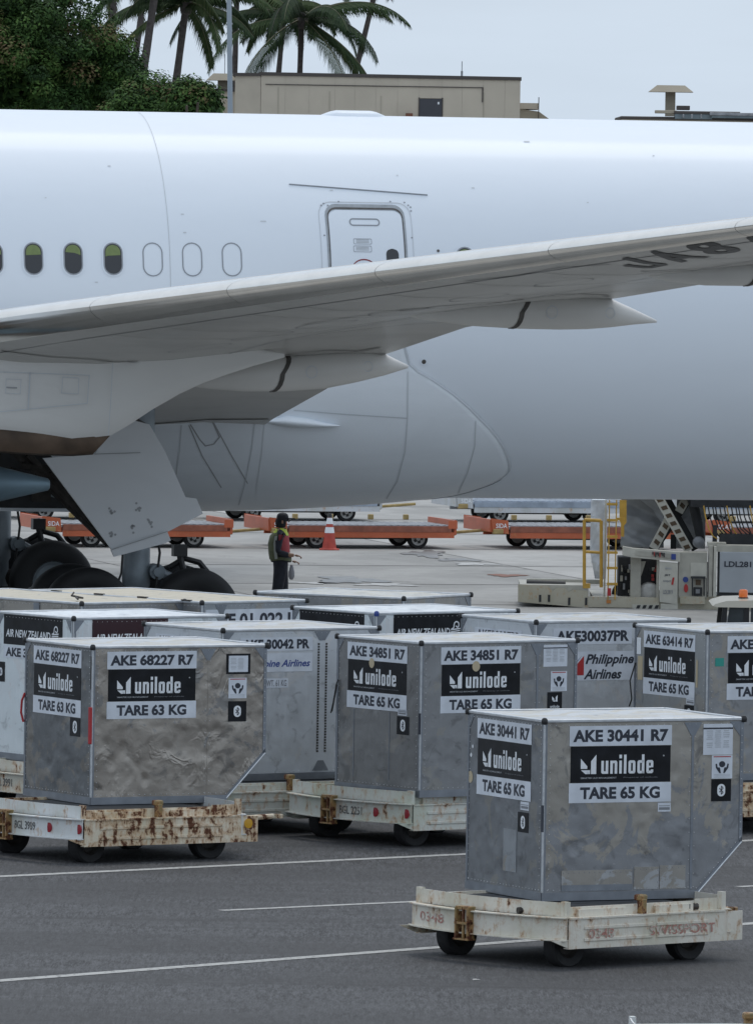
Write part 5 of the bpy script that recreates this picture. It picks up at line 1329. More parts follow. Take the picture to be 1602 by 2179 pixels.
MB().lathe([(.046, .61), (.042, .68), (.03, .695), (0, .695)], (0,0,0), (0,0,1), 16).build('cone_tip', M['black_plastic'], cone, True)

# ------------------------------------------------------------------ ramp worker
def skin(verts, edges, rads, sub=2, root=0):
    me = bpy.data.meshes.new('sk'); me.from_pydata(verts, edges, []); ob = bpy.data.objects.new('sk', me); C.objects.link(ob)
    md = ob.modifiers.new('s', 'SKIN'); md.use_smooth_shade = True
    for i, r in enumerate(rads):
        v = me.skin_vertices[0].data[i]; v.radius = (r, r) if not isinstance(r, tuple) else r; v.use_root = (i == root)
    if sub: m2 = ob.modifiers.new('b', 'SUBSURF'); m2.levels = sub; m2.render_levels = sub
    dg = bpy.context.evaluated_depsgraph_get(); dg.update(); out = bpy.data.meshes.new_from_object(ob.evaluated_get(dg))
    bpy.data.objects.remove(ob); 
    for q in out.polygons: q.use_smooth = True
    return out
pw = aty(597, 1250, 144)
per = thing('person', 'ramp worker in dark clothes, cap and hi-vis vest walking beneath the aircraft', 'person', (pw.x, 144, 0))
M['skin'] = mat('skin', (.30, .17, .11), .5); M['navy'] = mat('dark_navy_cloth', (.018, .021, .032), .8, var=.3, vscale=9, bump=.01, bscale=12)
M['black_cloth'] = mat('black_cloth', (.014, .015, .02), .8, var=.3, vscale=9)
M['vest_mesh'] = mat('olive_vest', (.115, .13, .07), .75, var=.25, vscale=16); M['hivis'] = mat('hivis_yellow', (.50, .62, .06), .6)
M['pinkred'] = mat('faded_red_cloth', (.42, .07, .08), .7); M['reflect'] = mat('reflective_grey', (.36, .38, .36), .4)
M['glove'] = mat('grey_gloves', (.30, .30, .33), .8); M['boot'] = mat('boot_black', (.012, .012, .012), .6)
V = [(0,0,.95), (-.02,0,1.10), (-.03,0,1.25), (-.02,0,1.40), (.0,0,1.50), (.015,0,1.56), (.02,0,1.64), (.02,0,1.70),
     (.0,.10,.90), (.04,.11,.50), (-.03,.12,.11), (.10,.12,.035), (.18,.12,.03),
     (.0,-.10,.90), (-.05,-.11,.50), (-.20,-.12,.12), (-.12,-.12,.04), (-.04,-.12,.03),
     (-.02,.18,1.40), (-.05,.24,1.14), (.10,.22,1.0), (.17,.21,.98),
     (-.02,-.18,1.40), (-.05,-.25,1.14), (.14,-.22,1.09), (.21,-.20,1.09)]
Ed = [(0,1),(1,2),(2,3),(3,4),(4,5),(5,6),(6,7),(0,8),(8,9),(9,10),(10,11),(11,12),(0,13),(13,14),(14,15),(15,16),(16,17),(3,18),(18,19),(19,20),(20,21),(3,22),(22,23),(23,24),(24,25)]
Rr = [.125,.125,.135,.13,.055,.050,.082,.066,.118,.092,.078,.05,.035,.118,.092,.078,.05,.035,.065,.05,.038,.03,.065,.05,.038,.03]
body_me = skin(V, Ed, Rr); body_me.materials.append(M['navy']); body_me.materials.append(M['skin']); body_me.materials.append(M['boot'])
for q in body_me.polygons:
    c = q.center; q.material_index = 1 if (c.z > 1.47 and abs(c.y) < .11) or (c.x > .12 and .9 < c.z < 1.2) else (2 if c.z < .10 else 0)
link('body', body_me, None, per)
for sy, hx, hz in ((-.20, .21, 1.09), (.21, .17, .98)):
    vv = [(hx, sy, hz), (hx+.05, sy, hz-.005)]; ee = [(0, 1)]; rr = [.028, .032]
    for k in range(4):
        y_ = sy-.028+.018*k; L_ = (.030, .036, .038, .030)[k]; b = len(vv); vv += [(hx+.075, y_, hz-.01), (hx+.075+L_, y_, hz-.03), (hx+.075+L_*.9, y_, hz-.055)]; ee += [(1, b), (b, b+1), (b+1, b+2)]; rr += [.0095, .009, .008]
    b = len(vv); s_ = 1 if sy < 0 else -1; vv += [(hx+.03, sy+s_*.035, hz-.01), (hx+.06, sy+s_*.045, hz-.025)]; ee += [(1, b), (b, b+1)]; rr += [.011, .009]
    hm = skin(vv, ee, rr, 1); link('hand', hm, M['skin'], per)
# shirt and vest shells, collar, belt, cap, gloves
def shell(name, rings, m, n=24, a0=0., a1=360.):
    mb = MB()
    for z, cx, rx, ry in rings:
        for k in range(n+1):
            t = rad(a0+(a1-a0)*k/n); mb.v.append((cx+rx*math.cos(t), ry*math.sin(t), z+.01*math.sin(3*t)))
    for j in range(len(rings)-1):
        for k in range(n): a = j*(n+1)+k; mb.f.append((a, a+1, a+n+2, a+n+1))
    return mb.build(name, m, per, smooth='all')
shell('shirt', [(.98, 0, .16, .185), (1.08, -.01, .15, .18), (1.25, -.03, .155, .195), (1.38, -.025, .14, .20), (1.46, -.01, .09, .13), (1.50, 0, .065, .07)], M['black_cloth'])
shell('red_panel', [(1.14, -.015, .165, .19), (1.28, -.03, .172, .208), (1.40, -.025, .150, .205)], M['pinkred'], 12, -95, -20)
shell('vest_back', [(1.02, -.02, .165, .19), (1.12, -.035, .165, .20), (1.26, -.045, .165, .205), (1.38, -.035, .148, .20), (1.44, -.02, .105, .15)], M['vest_mesh'], 20, 112, 262)
for a in (250, 110): shell('reflective_stripe', [(1.02, -.02, .171, .196), (1.12, -.035, .171, .206), (1.26, -.045, .171, .211), (1.38, -.035, .154, .206)], M['reflect'], 4, a-6, a+10)
shell('collar', [(1.40, -.02, .135, .16), (1.46, -.01, .10, .125), (1.50, 0, .075, .085)], M['hivis'], 24)
shell('belt', [(1.0, 0, .168, .192), (1.045, 0, .166, .190)], M['vest_mesh'], 24)
MB().lathe([(.094, -.05), (.096, -.02), (.094, .02), (.084, .055), (.055, .078), (0, .086)], (.015, 0, 1.665), (0, 0, 1), 24).build('cap', M['black_cloth'], per, 'all')
MB().prism([(.09, -.07), (.19, -.055), (.215, 0), (.19, .055), (.09, .07)], (0, 0, .012), (0.0, 0, 1.655), (1,0,0), (0,1,0)).build('cap_peak', M['black_cloth'], per)
MB().lathe([(.0, 0), (.075, .0), (.086, .05), (.088, .10), (.08, .13)], (-.012, 0, 1.52), (0, 0, 1), 20).build('hair', M['black_cloth'], per, 'all')
MB().lathe([(0, 0), (.012, .008), (.010, .03), (0, .04)], (.115, 0, 1.595), (0, 0, 1), 8).build('nose', M['skin'], per, 'all')
MB().bbox((.0, -.115, 1.58), (.03, -.098, 1.63), .007).build('ear', M['skin'], per)
gl = MB(); gl.lathe([(.0, .0), (.03, .01), (.05, .06), (.048, .12), (.03, .2), (.02, .24), (0, .24)], (.17, -.17, .70), (0, 0, 1), 12)
gl.build('hanging_gloves', M['glove'], per, 'all')

# ------------------------------------------------------------------ cargo loader beyond the fuselage
YL = 151.
pL = atz(1400, 1300, 0)
ld = thing('cargo_loader', 'cream cargo loader numbered LDL2819 with striped scissor arms and hoses', 'cargo loader', (aty(1400, 1300, YL).x, YL, 0))
OX = ld.location.x
def lp(px, py, d=0.):        # photo point on the loader's near side, d metres behind it
    p = aty(px, py, YL+d); return (p.x-OX, p.z)
def lbox(name, x0, y0, x1, y1, m, d=0., th=.3, par=None, r=0):
    a = lp(x0, y1, d); b = lp(x1, y0, d); z0, z1 = a[1], b[1]
    mb = MB(); (mb.bbox((a[0], d, z0), (b[0], d+th, z1), r) if r else mb.box((a[0], d, z0), (b[0], d+th, z1))); return mb.build(name, m, par or ld)
def lpoly(name, pts, m, d=0., th=.1, par=None):
    return MB().prism([lp(x, y, d) for x, y in pts], (0, th, 0), (0, d, 0)).build(name, m, par or ld)
M['cream'] = rusty('loader_cream', 71, (.46, .43, .34), .18, (.10, .06, .04))
M['cream2'] = mat('loader_panel', (.50, .49, .43), .5, var=.12, vscale=5)
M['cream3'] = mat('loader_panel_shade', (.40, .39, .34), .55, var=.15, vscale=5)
M['ldgrey'] = mat('loader_grey_panel', (.36, .39, .42), .5, var=.08, vscale=2)
M['dark'] = mat('machinery_dark', (.02, .022, .025), .6, var=.4, vscale=6)
M['brown'] = mat('brown_stripe', (.085, .055, .03), .6)
M['wrap'] = mat('plastic_wrap', (.60, .63, .66), .2, var=.12, vscale=5, bump=.035, bscale=4.5, coat=.5)
M['wrap_grey'] = mat('plastic_wrap_grey', (.42, .44, .46), .25, var=.2, vscale=2, bump=.010, bscale=5, coat=.5)
M['orange_l'] = mat('orange_label', (.50, .20, .05), .5)
lpoly('front_platform', [(1102, 1243), (1165, 1247), (1176, 1258), (1186, 1251), (1202, 1252), (1210, 1260), (1220, 1255), (1250, 1258), (1253, 1294), (1102, 1281)], M['cream'], 0, .05)
lbox('front_platform', 1106, 1246, 1252, 1278, M['cream3'], .06, 1.9)
for x in (1149, 1168, 1211, 1247): lbox('slot', x-2.5, 1266 if x < 1200 else 1272, x+2.5, 1281 if x < 1200 else 1288, M['dark'], -.01, .02)
mb = MB(); a = lp(1120, 1243, .5); b = lp(1203, 1246, .5); mb.tube([(a[0], .5, a[1]), (b[0], .5, b[1])], .075, 14); mb.build('roller', M['dark'], ld, True)
lbox('platform_rail', 1120, 1234, 1280, 1241, M['cream2'], 1.2, .1)
lbox('chassis_beam', 1252, 1272, 1402, 1292, M['cream'], .0, .12); lbox('chassis_beam', 1402, 1270, 1700, 1303, M['cream'], .02, .12)
lbox('chassis_beam', 1260, 1276, 1700, 1298, M['cream3'], .2, 2.4)
for i in range(4): lpoly('hazard_stripe', [(1350+i*13, 1302), (1357+i*13, 1302), (1363+i*13, 1288), (1356+i*13, 1288)], M['dark'], -.01, .008)
lbox('hazard_plate', 1345, 1287, 1402, 1303, M['cream2'], .0-.001, .12)
lbox('joint_plate', 1405, 1285, 1442, 1305, M['cream2'], -.03, .05)
# wrapped cargo in front of the scissor
def crumple(name, pts, m, d, th, seed):
    P = [lp(x, y, d) for x, y in pts]; x0 = min(p[0] for p in P); x1 = max(p[0] for p in P); z0 = min(p[1] for p in P); z1 = max(p[1] for p in P)
    r_ = random.Random(seed); nx, nz_ = 12, 26; mb = MB()
    for j in range(nz_+1):
        for i in range(nx+1):
            u = i/nx; z = z0+(z1-z0)*j/nz_; taper = 1-.35*max(0, (.35-j/nz_))/.35 if seed == 1 else 1
            mb.v.append((x0+(x1-x0)*(u*taper+(1-taper)*.9), d+.012*r_.uniform(-1, 1)+.03*math.sin(j*.5+u*5+seed), z))
    for j in range(nz_):
        for i in range(nx): k = j*(nx+1)+i; mb.f.append((k, k+1, k+nx+2, k+nx+1))
    mb.box((x0+.03, d+.12, z0+(.25 if seed == 1 else 0)), (x1-.03, d+th, z1)); return mb.build(name, m, ld, smooth=60)
crumple('wrapped_cargo', [(1257, 1064), (1290, 1232)], M['wrap'], .9, .5, 1)
crumple('wrapped_cargo', [(1322, 1060), (1412, 1166)], M['wrap_grey'], 2.0, 1.2, 2)
crumple('wrapped_cargo', [(1440, 1060), (1500, 1168)], M['wrap_grey'], 2.2, .9, 3)
lpoly('loose_film', [(1360, 1062), (1392, 1062), (1414, 1090), (1410, 1115), (1398, 1100), (1390, 1085)], M['wrap'], 1.8, .03)
# ladder and railing
def rail(name, pts, w, m, d=0., th=.04, par=None):
    mb = MB()
    for (x0, y0), (x1, y1) in zip(pts, pts[1:]):
        a, b = lp(x0, y0, d), lp(x1, y1, d); mb.tube([(a[0], d, a[1]), (b[0], d, b[1])], w, 8)
    return mb.build(name, m, par or ld)
rail('railing', [(1243, 1252), (1243, 1106), (1279, 1108), (1279, 1250)], .028, M['yellow'], .1); rail('railing', [(1243, 1174), (1279, 1176)], .024, M['yellow'], .1)
lbox('railing_foot', 1240, 1242, 1256, 1252, M['yellow'], .05, .1)
lbox('mast', 1284, 1064, 1291, 1272, M['cream2'], .15, .12)
for x in (1295, 1310): lbox('ladder_stile', x-3, 1064, x+3, 1276, M['yellow'], -.02, .06)
for y in (1073, 1107, 1142, 1176, 1209, 1243): lbox('rung', 1291, y-2.5, 1314, y+2.5, M['yellow'], -.03, .05)
lpoly('ladder_guard', [(1318, 1064), (1333, 1064), (1333, 1112), (1328, 1118), (1328, 1142), (1321, 1142), (1321, 1114), (1318, 1108)], M['yellow'], .5, .05)
lbox('ladder_guard_rung', 1312, 1102, 1330, 1107, M['yellow'], .3, .04)
lbox('step_label', 1290, 1277, 1300, 1284, M['orange_l'], -.012, .01); lbox('lamp', 1292, 1252, 1300, 1268, M['print_red'], -.04, .03)
# machinery bays and posts
lbox('machinery_bay', 1314, 1186, 1342, 1276, M['dark'], .5, .8); lbox('machinery_bay', 1362, 1190, 1402, 1284, M['dark'], .4, .8)
lbox('post', 1341, 1184, 1364, 1282, M['cream3'], .1, .3); lpoly('bracket', [(1364, 1195), (1374, 1195), (1364, 1226)], M['cream2'], .2, .05)
lbox('post', 1396, 1190, 1403, 1286, M['cream2'], .05, .2)
w = MB().lathe([(0, 0), (.10, 0), (.16, .03), (.18, .08), (.18, .16), (0, .16)], (lp(1382, 1264)[0], .25, lp(1382, 1264)[1]), (0, 1, 0), 20).build('hose_reel', M['rim_white'], ld, True)
r_ = random.Random(4)
for i in range(14):
    x = r_.uniform(1318, 1340); y = r_.uniform(1195, 1270); lbox('valve_part', x, y, x+r_.uniform(2, 6), y+r_.uniform(4, 14), random.Random(i).choice([M['cream3'], M['dark'], M['deck_grey']]), .42, .08)
for i in range(6):
    x = r_.uniform(1380, 1397); y = r_.uniform(1200, 1240); lbox('valve_part', x, y, x+6, y+6, random.Random(i).choice([M['print_red'], M['cream3'], M['dark']]), .3, .08)
lpoly('control_beam', [(1325, 1163), (1347, 1167), (1447, 1175), (1447, 1196), (1345, 1186), (1325, 1182)], M['cream2'], -.05, .3)
lpoly('beam_recess', [(1352, 1172), (1438, 1180), (1438, 1189), (1352, 1182)], M['cream3'], -.065, .01)
for i in range(9): lbox('switch', 1388+i*3, 1174+i*.3, 1390+i*3, 1180+(i % 3)*3, M['print_red'] if i % 4 == 1 else M['dark'], -.09, .03)
lbox('blue_label', 1428, 1179, 1438, 1191, M['print_blue'], -.075, .01)
dp = lpoly('service_door', [(1403, 1195), (1442, 1198), (1441, 1286), (1403, 1281)], M['cream2'], -.04, .06)
def ltext(st, px, py, w, h, m, d=-.05, par=None, name='lettering', bold=.02):
    a = lp(px, py, d); return put_text(MB(), st, (a[0], d, a[1]), w/129.1, h/129.1, (1,0,0), (0,0,1), bold).build(name, m, par or ld)
ltext('Menzies', 1422, 1209, 13, 5, M['print_grey'], par=dp); ltext('JBT', 1420, 1224.5, 13, 5, M['ink'], par=dp); ltext('swissport', 1419, 1237, 17, 6, M['ink_grey'], par=dp)
lpoly('red_flash', [(1428, 1244), (1431, 1229), (1435, 1229), (1432, 1245)], M['print_red'], -.05, .008, dp); ltext('LDL2819', 1421, 1260, 20, 9, M['ink_grey'], par=dp)
lbox('body_panel', 1443, 1176, 1505, 1272, M['cream3'], .0, .5); lbox('body_panel', 1469, 1198, 1504, 1230, M['cream2'], -.012, .01)
lbox('door_edge', 1503, 1196, 1506, 1270, M['dark'], -.005, .01)
for px, py, rx, ry, m in ((1458.5, 1233.5, 6, 6, M['print_blue']), (1459.5, 1252, 4.5, 9, M['print_red'])):
    MB().prism([lp(px+rx*math.cos(t*.4), py+ry*math.sin(t*.4), -.02) for t in range(16)], (0, .018, 0), (0, -.02, 0)).build('safety_sign', m, ld)
lbox('lamp_guard', 1470, 1227, 1501, 1231, M['dark'], -.08, .08); rail('lamp_guard_bar', [(1473, 1229), (1473, 1268)], .012, M['dark'], -.06); rail('lamp_guard_bar', [(1498, 1229), (1498, 1268)], .012, M['dark'], -.06)
lbox('lamp', 1480, 1234, 1491, 1245, M['brown'], -.03, .03); lbox('square_frame', 1475, 1250, 1494, 1268, M['dark'], -.03, .03); lbox('square_frame_centre', 1480, 1254, 1489, 1263, M['deck_grey'], -.04, .01)
lbox('corner_column', 1507, 1162, 1517, 1270, M['cream3'], -.03, .4); lbox('corner_column', 1517, 1163, 1525, 1270, M['cream2'], -.06, .45)
lbox('large_panel_frame', 1525, 1163, 1720, 1174, M['cream3'], -.03, .4)
lbox('large_panel_edge', 1526, 1173, 1716, 1268, M['dark'], -.02, .2); bp_ = lbox('large_panel', 1530, 1177, 1712, 1261, M['ldgrey'], -.04, .1, r=.01)
ltext('LDL2819', 1576, 1201, 70, 12.5, M['ink'], -.045, bp_, bold=.03)
lbox('lower_beam', 1447, 1270, 1500, 1285, M['cream'], -.05, .1); 
lbox('undercarriage', 1445, 1305, 1700, 1322, M['dark'], .3, 1.8)
for x in (1190, 1330, 1480, 1560): wheel(ld, lp(x, 1300)[0], 1.1, .2, PT, PR)
lbox('foot', 1168, 1284, 1174, 1302, M['dark'], .3, .2)
# scissor arms
def arm(pts, w, d, m1=M['cream2'], stripes=True, th=.12):
    a, b = Vector(lp(*pts[0], d)), Vector(lp(*pts[1], d)); t = (b-a).normalized(); n_ = Vector((-t.y, t.x))*w/2; L = (b-a).length
    o = MB().prism([tuple(a-n_), tuple(b-n_), tuple(b+n_), tuple(a+n_)], (0, th, 0), (0, d, 0)).build('scissor_arm', m1, ld)
    if stripes:
        k = .08
        while k < L-.1:
            p = a+t*k; s_ = n_*.62; q = t*.07; mb = MB(); mb.prism([tuple(p-s_), tuple(p-s_+q), tuple(p+s_+q+t*.02), tuple(p+s_+t*.02)], (0, .006, 0), (0, d-.007, 0)); mb.build('stripe', M['brown'], o); k += .15
arm([(1396, 1050), (1466, 1172)], .15, 1.0); arm([(1390, 1168), (1426, 1100)], .15, 1.1); arm([(1444, 1090), (1470, 1045)], .14, 1.3)
arm([(1412, 1050), (1480, 1170)], .13, 1.6, M['dark'], False); arm([(1388, 1172), (1476, 1045)], .14, 1.8, M['dark'], False)
lbox('hydraulic_ram', 1427, 1138, 1439, 1168, M['dark'], 1.5, .2)
MB().tube([(lp(1474, 1050)[0], 1.2, lp(1474, 1050)[1]), (lp(1490, 1120)[0], 1.2, lp(1490, 1120)[1]), (lp(1497, 1160)[0], 1.2, lp(1497, 1160)[1])], [.085, .085, .07], 14).build('hydraulic_ram', M['dark'], ld, True)
MB().lathe([(0, -.1), (.09, -.09), (.10, 0), (.09, .1), (0, .1)], (lp(1491, 1159)[0], 1.15, lp(1491, 1159)[1]), (0, 1, 0), 18).build('pivot', M['deck_grey'], ld, True)
lbox('upper_platform', 1470, 1040, 1900, 1079, M['dark'], .8, 3.4)
lbox('upper_platform', 1314, 1040, 1900, 1058, M['dark'], 1.0, 3.4)
for i in range(26):
    x = 1497+i*8.2+(i % 3)*1.2; x2 = x+26+(i % 5)*3
    rail('hose', [(x, 1076), (x+4, 1100), (x+11+i % 4, 1125), (x2-6, 1141), (x2+3, 1147+(i % 3))], .011, M['rope'] if i % 6 else M['yellow'], .6+.05*(i % 4))
lbox('hose_manifold', 1532, 1140, 1720, 1162, M['dark'], .5, .5); lbox('hose_post', 1516, 1118, 1526, 1164, M['dark'], .6, .15)
lbox('manifold_box', 1506, 1155, 1545, 1163, M['cream3'], .1, .4)

# ------------------------------------------------------------------ service car whose roof shows at the right
tp = aty(1600, 1300, 113.)
tug = thing('service_car', 'cream service car with an orange beacon on its roof, at the right edge', 'car', (tp.x, 113, 0))
M['car_cream'] = mat('car_cream', (.62, .58, .48), .35, coat=.4); M['beacon'] = mat('beacon_orange', (.75, .16, .02), .25, coat=.5)
M['cabglass'] = mat('cab_glass', (.05, .06, .065), .1, coat=.5, var=.5, vscale=2)
def tz(y): return aty(1600, y, 113).z
zr_ = tz(1278)
def xx_(px): return aty(px, 1300, 113).x-tp.x
prof = [(xx_(1516), zr_-.075), (xx_(1522), zr_-.05), (xx_(1545), zr_-.012), (xx_(1600), zr_), (xx_(1600)+.9, zr_), (xx_(1600)+1.15, zr_-.05), (xx_(1600)+1.2, zr_-.09), (xx_(1516)+.06, zr_-.09)]
MB().prism(prof, (0, 1.45, 0), (0, 0, 0)).build('roof', M['car_cream'], tug, 30)
bx = xx_(1585); mb = MB().lathe([(.055, 0), (.057, .04), (.052, .09), (.03, .10), (0, .10)], (bx, .6, zr_+.01), (0, 0, 1), 18); mb.build('beacon', M['beacon'], tug, True)
MB().lathe([(.065, 0), (.065, .012), (0, .012)], (bx, .6, zr_), (0, 0, 1), 18).build('beacon_base', M['black_plastic'], tug)
a = xx_(1545)
for x0, x1 in ((xx_(1532), xx_(1548)), (xx_(1588), xx_(1594)), (xx_(1600)+1.0, xx_(1600)+1.08)):
    MB().prism([(x0-.05, .9), (x0+.05, .9), (x1+.0, zr_-.085), (x1-.06, zr_-.085)], (0, .05, 0), (0, .03, 0)).build('roof_pillar', M['black_plastic'], tug)
    MB().prism([(x0-.05, .9), (x0+.05, .9), (x1+.0, zr_-.085), (x1-.06, zr_-.085)], (0, .05, 0), (0, 1.35, 0)).build('roof_pillar', M['black_plastic'], tug)
MB().prism([(xx_(1536), .95), (xx_(1590), .95), (xx_(1592), zr_-.09), (xx_(1552), zr_-.09)], (0, .01, 0), (0, .06, 0)).build('side_window', M['cabglass'], tug)
MB().prism([(xx_(1596), .95), (xx_(1600)+1.0, .95), (xx_(1600)+1.0, zr_-.09), (xx_(1598), zr_-.09)], (0, .01, 0), (0, .06, 0)).build('side_window', M['cabglass'], tug)
MB().bbox((xx_(1552), .4, .9), (xx_(1578), .9, zr_-.2), .06).build('seat', M['deck_grey'], tug)
MB().bbox((xx_(1490)-.3, 0, .3), (xx_(1600)+1.3, 1.5, .95), .08).build('body', M['car_cream'], tug, 30)
for x in (xx_(1510), xx_(1600)+.8):
    for y in (.05, 1.45): wheel(tug, x, y, .29, *wheel_meshes(.29, .17))

# ------------------------------------------------------------------ beyond the apron: building, trees, palms, pole
M['stucco'] = mat('beige_wall', (.53, .475, .39), .8, var=.06, vscale=.8)
M['stucco2'] = mat('beige_side_wall', (.53, .475, .39), .8, var=.08, vscale=1.2)  # same beige as the front wall, slightly more mottled
M['stain'] = mat('wall_stain', (.44, .40, .325), .85)
M['coping'] = mat('dark_coping', (.075, .065, .06), .7)
M['doorgrey'] = mat('door_dark_grey', (.055, .058, .07), .6)
M['tanwall'] = mat('tan_roof', (.36, .32, .25), .8, var=.1, vscale=1)
YB = 375.
def bp2(px, py, Y=YB): p = aty(px, py, Y); return p.x, p.z
x0, zt = bp2(555, 152); x1, zt2 = bp2(1107, 163); xl, zl = bp2(500, 155)
H_ = zt
bld = thing('building', 'flat beige building with dark coping and a small door, behind the fuselage', 'building', ((x0+x1)/2, YB, 0), 0)
cx_ = (x0+x1)/2; sl = (zt2-zt)/(x1-x0)
MB().prism([(x0-cx_, 0), (x1-cx_, 0), (x1-cx_, zt2-.12), (x0-cx_, zt-.12)], (0, 14, 0), (0, .12, 0)).build('building_core', M['stucco'], bld)
ws = [555, 607, 658, 713, 755, 800, 846, 892]+[940, 983, 1028, 1074, 1107]
dx0, dz = bp2(893, 209); dx1, _ = bp2(940, 209)
for a, b in zip(ws, ws[1:]):
    xa, xb = bp2(a, 200)[0]-cx_+.003, bp2(b, 200)[0]-cx_-.003; top = zt+sl*((xa+xb)/2-(x0-cx_))-.14
    if a == 892: MB().box((xa, 0, dz+.02), (xb, .12, top)).build('wall_panel', M['stucco'], bld)
    else: MB().box((xa, 0, 0), (xb, .12, top)).build('wall_panel', M['stucco'], bld)
for k in range(5):
    xx0 = -4.6+k*2.1; MB().box((xx0, -.012, zt-2.6), (xx0+.05, -.004, zt-.6-.15*k % .5)).build('rain_stain', M['stain'], bld)
MB().box((dx0-cx_, -.02, dz-1.9), (dx1-cx_, .06, dz)).build('door', M['doorgrey'], bld)
MB().box((dx0-cx_-.05, -.035, dz-1.9), (dx0-cx_, .07, dz+.05)).build('door_frame', M['coping'], bld); MB().box((dx1-cx_, -.035, dz-1.9), (dx1-cx_+.05, .07, dz+.05)).build('door_frame', M['coping'], bld)
MB().box((dx1-cx_-.17, -.03, dz-.22), (dx1-cx_-.10, -.02, dz-.12)).build('door_notice', M['print_white'], bld)
MB().prism([(x0-cx_-.05, zt-.14), (x1-cx_+.05, zt2-.14), (x1-cx_+.05, zt2), (x0-cx_-.05, zt)], (0, 14.3, 0), (0, -.06, 0)).build('coping', M['coping'], bld)
MB().box((x0-cx_+.2, -.04, zt-.52), (x0-cx_+9.1, -.02, zt-.485)).build('conduit', M['coping'], bld); MB().box((x0-cx_+9.05, -.04, zt-1.1), (x0-cx_+9.1, -.02, zt-.485)).build('conduit', M['coping'], bld)
# angled side wall on the left
MB().prism([(xl-cx_, .6), (x0-cx_, .0), (x0-cx_, 14), (xl-cx_, 14)], (0, 0, zl-.1), (0, 0, 0), (1,0,0), (0,1,0)).build('side_wall', M['stucco2'], bld)
MB().prism([(xl-cx_-.1, .5), (x0-cx_+.01, -.07), (x0-cx_+.01, 14.2), (xl-cx_-.1, 14.2)], (0, 0, .13), (0, 0, zl-.1), (1,0,0), (0,1,0)).build('coping', M['coping'], bld)
MB().box((bp2(863, 240)[0]-cx_, -.5, bp2(863, 252)[1]-.4), (bp2(878, 240)[0]-cx_, -.1, bp2(863, 240)[1])).build('wall_unit', M['rust_cover'], bld)
rx = bp2(984, 150)[0]-cx_; MB().tube([(rx, 3, zt2), (rx, 3, zt2+.65)], .02, 6).build('antenna', M['deck_grey'], bld); MB().tube([(rx, 3, zt2), (rx, 3, zt2+.25)], .05, 6).build('antenna_base', M['deck_grey'], bld)
# lower wing on the left
a, z1_ = bp2(440, 188, 382); b, _ = bp2(502, 188, 382)
lb = thing('annex_building', 'low beige annex at the left end of the flat building', 'building', ((a+b)/2, 382, 0)); w2 = (b-a)/2
MB().box((-w2-3, 0, 0), (w2, 8, z1_-.1)).build('wall', M['stucco'], lb); MB().box((-w2-3.1, -.1, z1_-.1), (w2+.05, 8.1, z1_)).build('coping', M['coping'], lb)
def vent(px0, px1, ytop, yrim, pxs0, pxs1, ybase, Y, label, m):
    xa, zt_ = bp2(px0, ytop, Y); xb, zr2 = bp2(px1, yrim, Y); t = thing('roof_vent', label, 'roof vent', ((xa+xb)/2, Y, bp2(px0, ybase, Y)[1])); h0 = t.location.z
    w = (xb-xa)/2; zt_ -= h0; zr2 -= h0
    mb = MB(); r1, r2 = w, w*.62
    vs_ = [(-r1, -r1, zr2), (r1, -r1, zr2), (r1, r1, zr2), (-r1, r1, zr2), (-r2, -r2, zt_), (r2, -r2, zt_), (r2, r2, zt_), (-r2, r2, zt_)]
    mb.add(vs_, [(0,3,2,1), (4,5,6,7), (0,1,5,4), (1,2,6,5), (2,3,7,6), (3,0,4,7)]); mb.build('vent_cap', m, t)
    sa = bp2(pxs0, ybase, Y)[0]-t.location.x; sb = bp2(pxs1, ybase, Y)[0]-t.location.x
    MB().box((sa, -(sb-sa)/2, 0), (sb, (sb-sa)/2, zr2-.01)).build('vent_shaft', m, t); return t
v1 = vent(440, 516, 155, 171, 463, 492, 200, 384, 'flat-topped tan roof vent just left of the light pole', M['tanwall'])
MB().tube([(0, 0, .4), (0, 0, 1.7)], .018, 6).build('antenna', M['deck_grey'], v1)
v2 = vent(1380, 1474, 180, 196, 1415, 1436, 246, 372, 'tan mushroom-shaped roof vent at the right, above the fuselage', M['tanwall'])
a, z1_ = bp2(1107, 218, 384); b, _ = bp2(1147, 218, 384); c, z2_ = bp2(1168, 252, 384)
lb2 = thing('tan_roof_structure', 'small tan sloped roof at the right end of the flat building', 'building', (a, 384, 0))
MB().prism([(0, 0), (c-a, 0), (c-a, z2_), (b-a, z1_-.35), (0, z1_-.25)], (0, 5, 0), (0, 0, 0)).build('sloped_roof', M['tanwall'], lb2)
MB().box((0, -.1, z1_-.25), (b-a, 5, z1_)).build('parapet', M['stucco'], lb2); MB().tube([(b-a-.02, -.15, z2_), (b-a-.02, -.15, z1_+.25)], .022, 6).build('antenna', M['coping'], lb2)
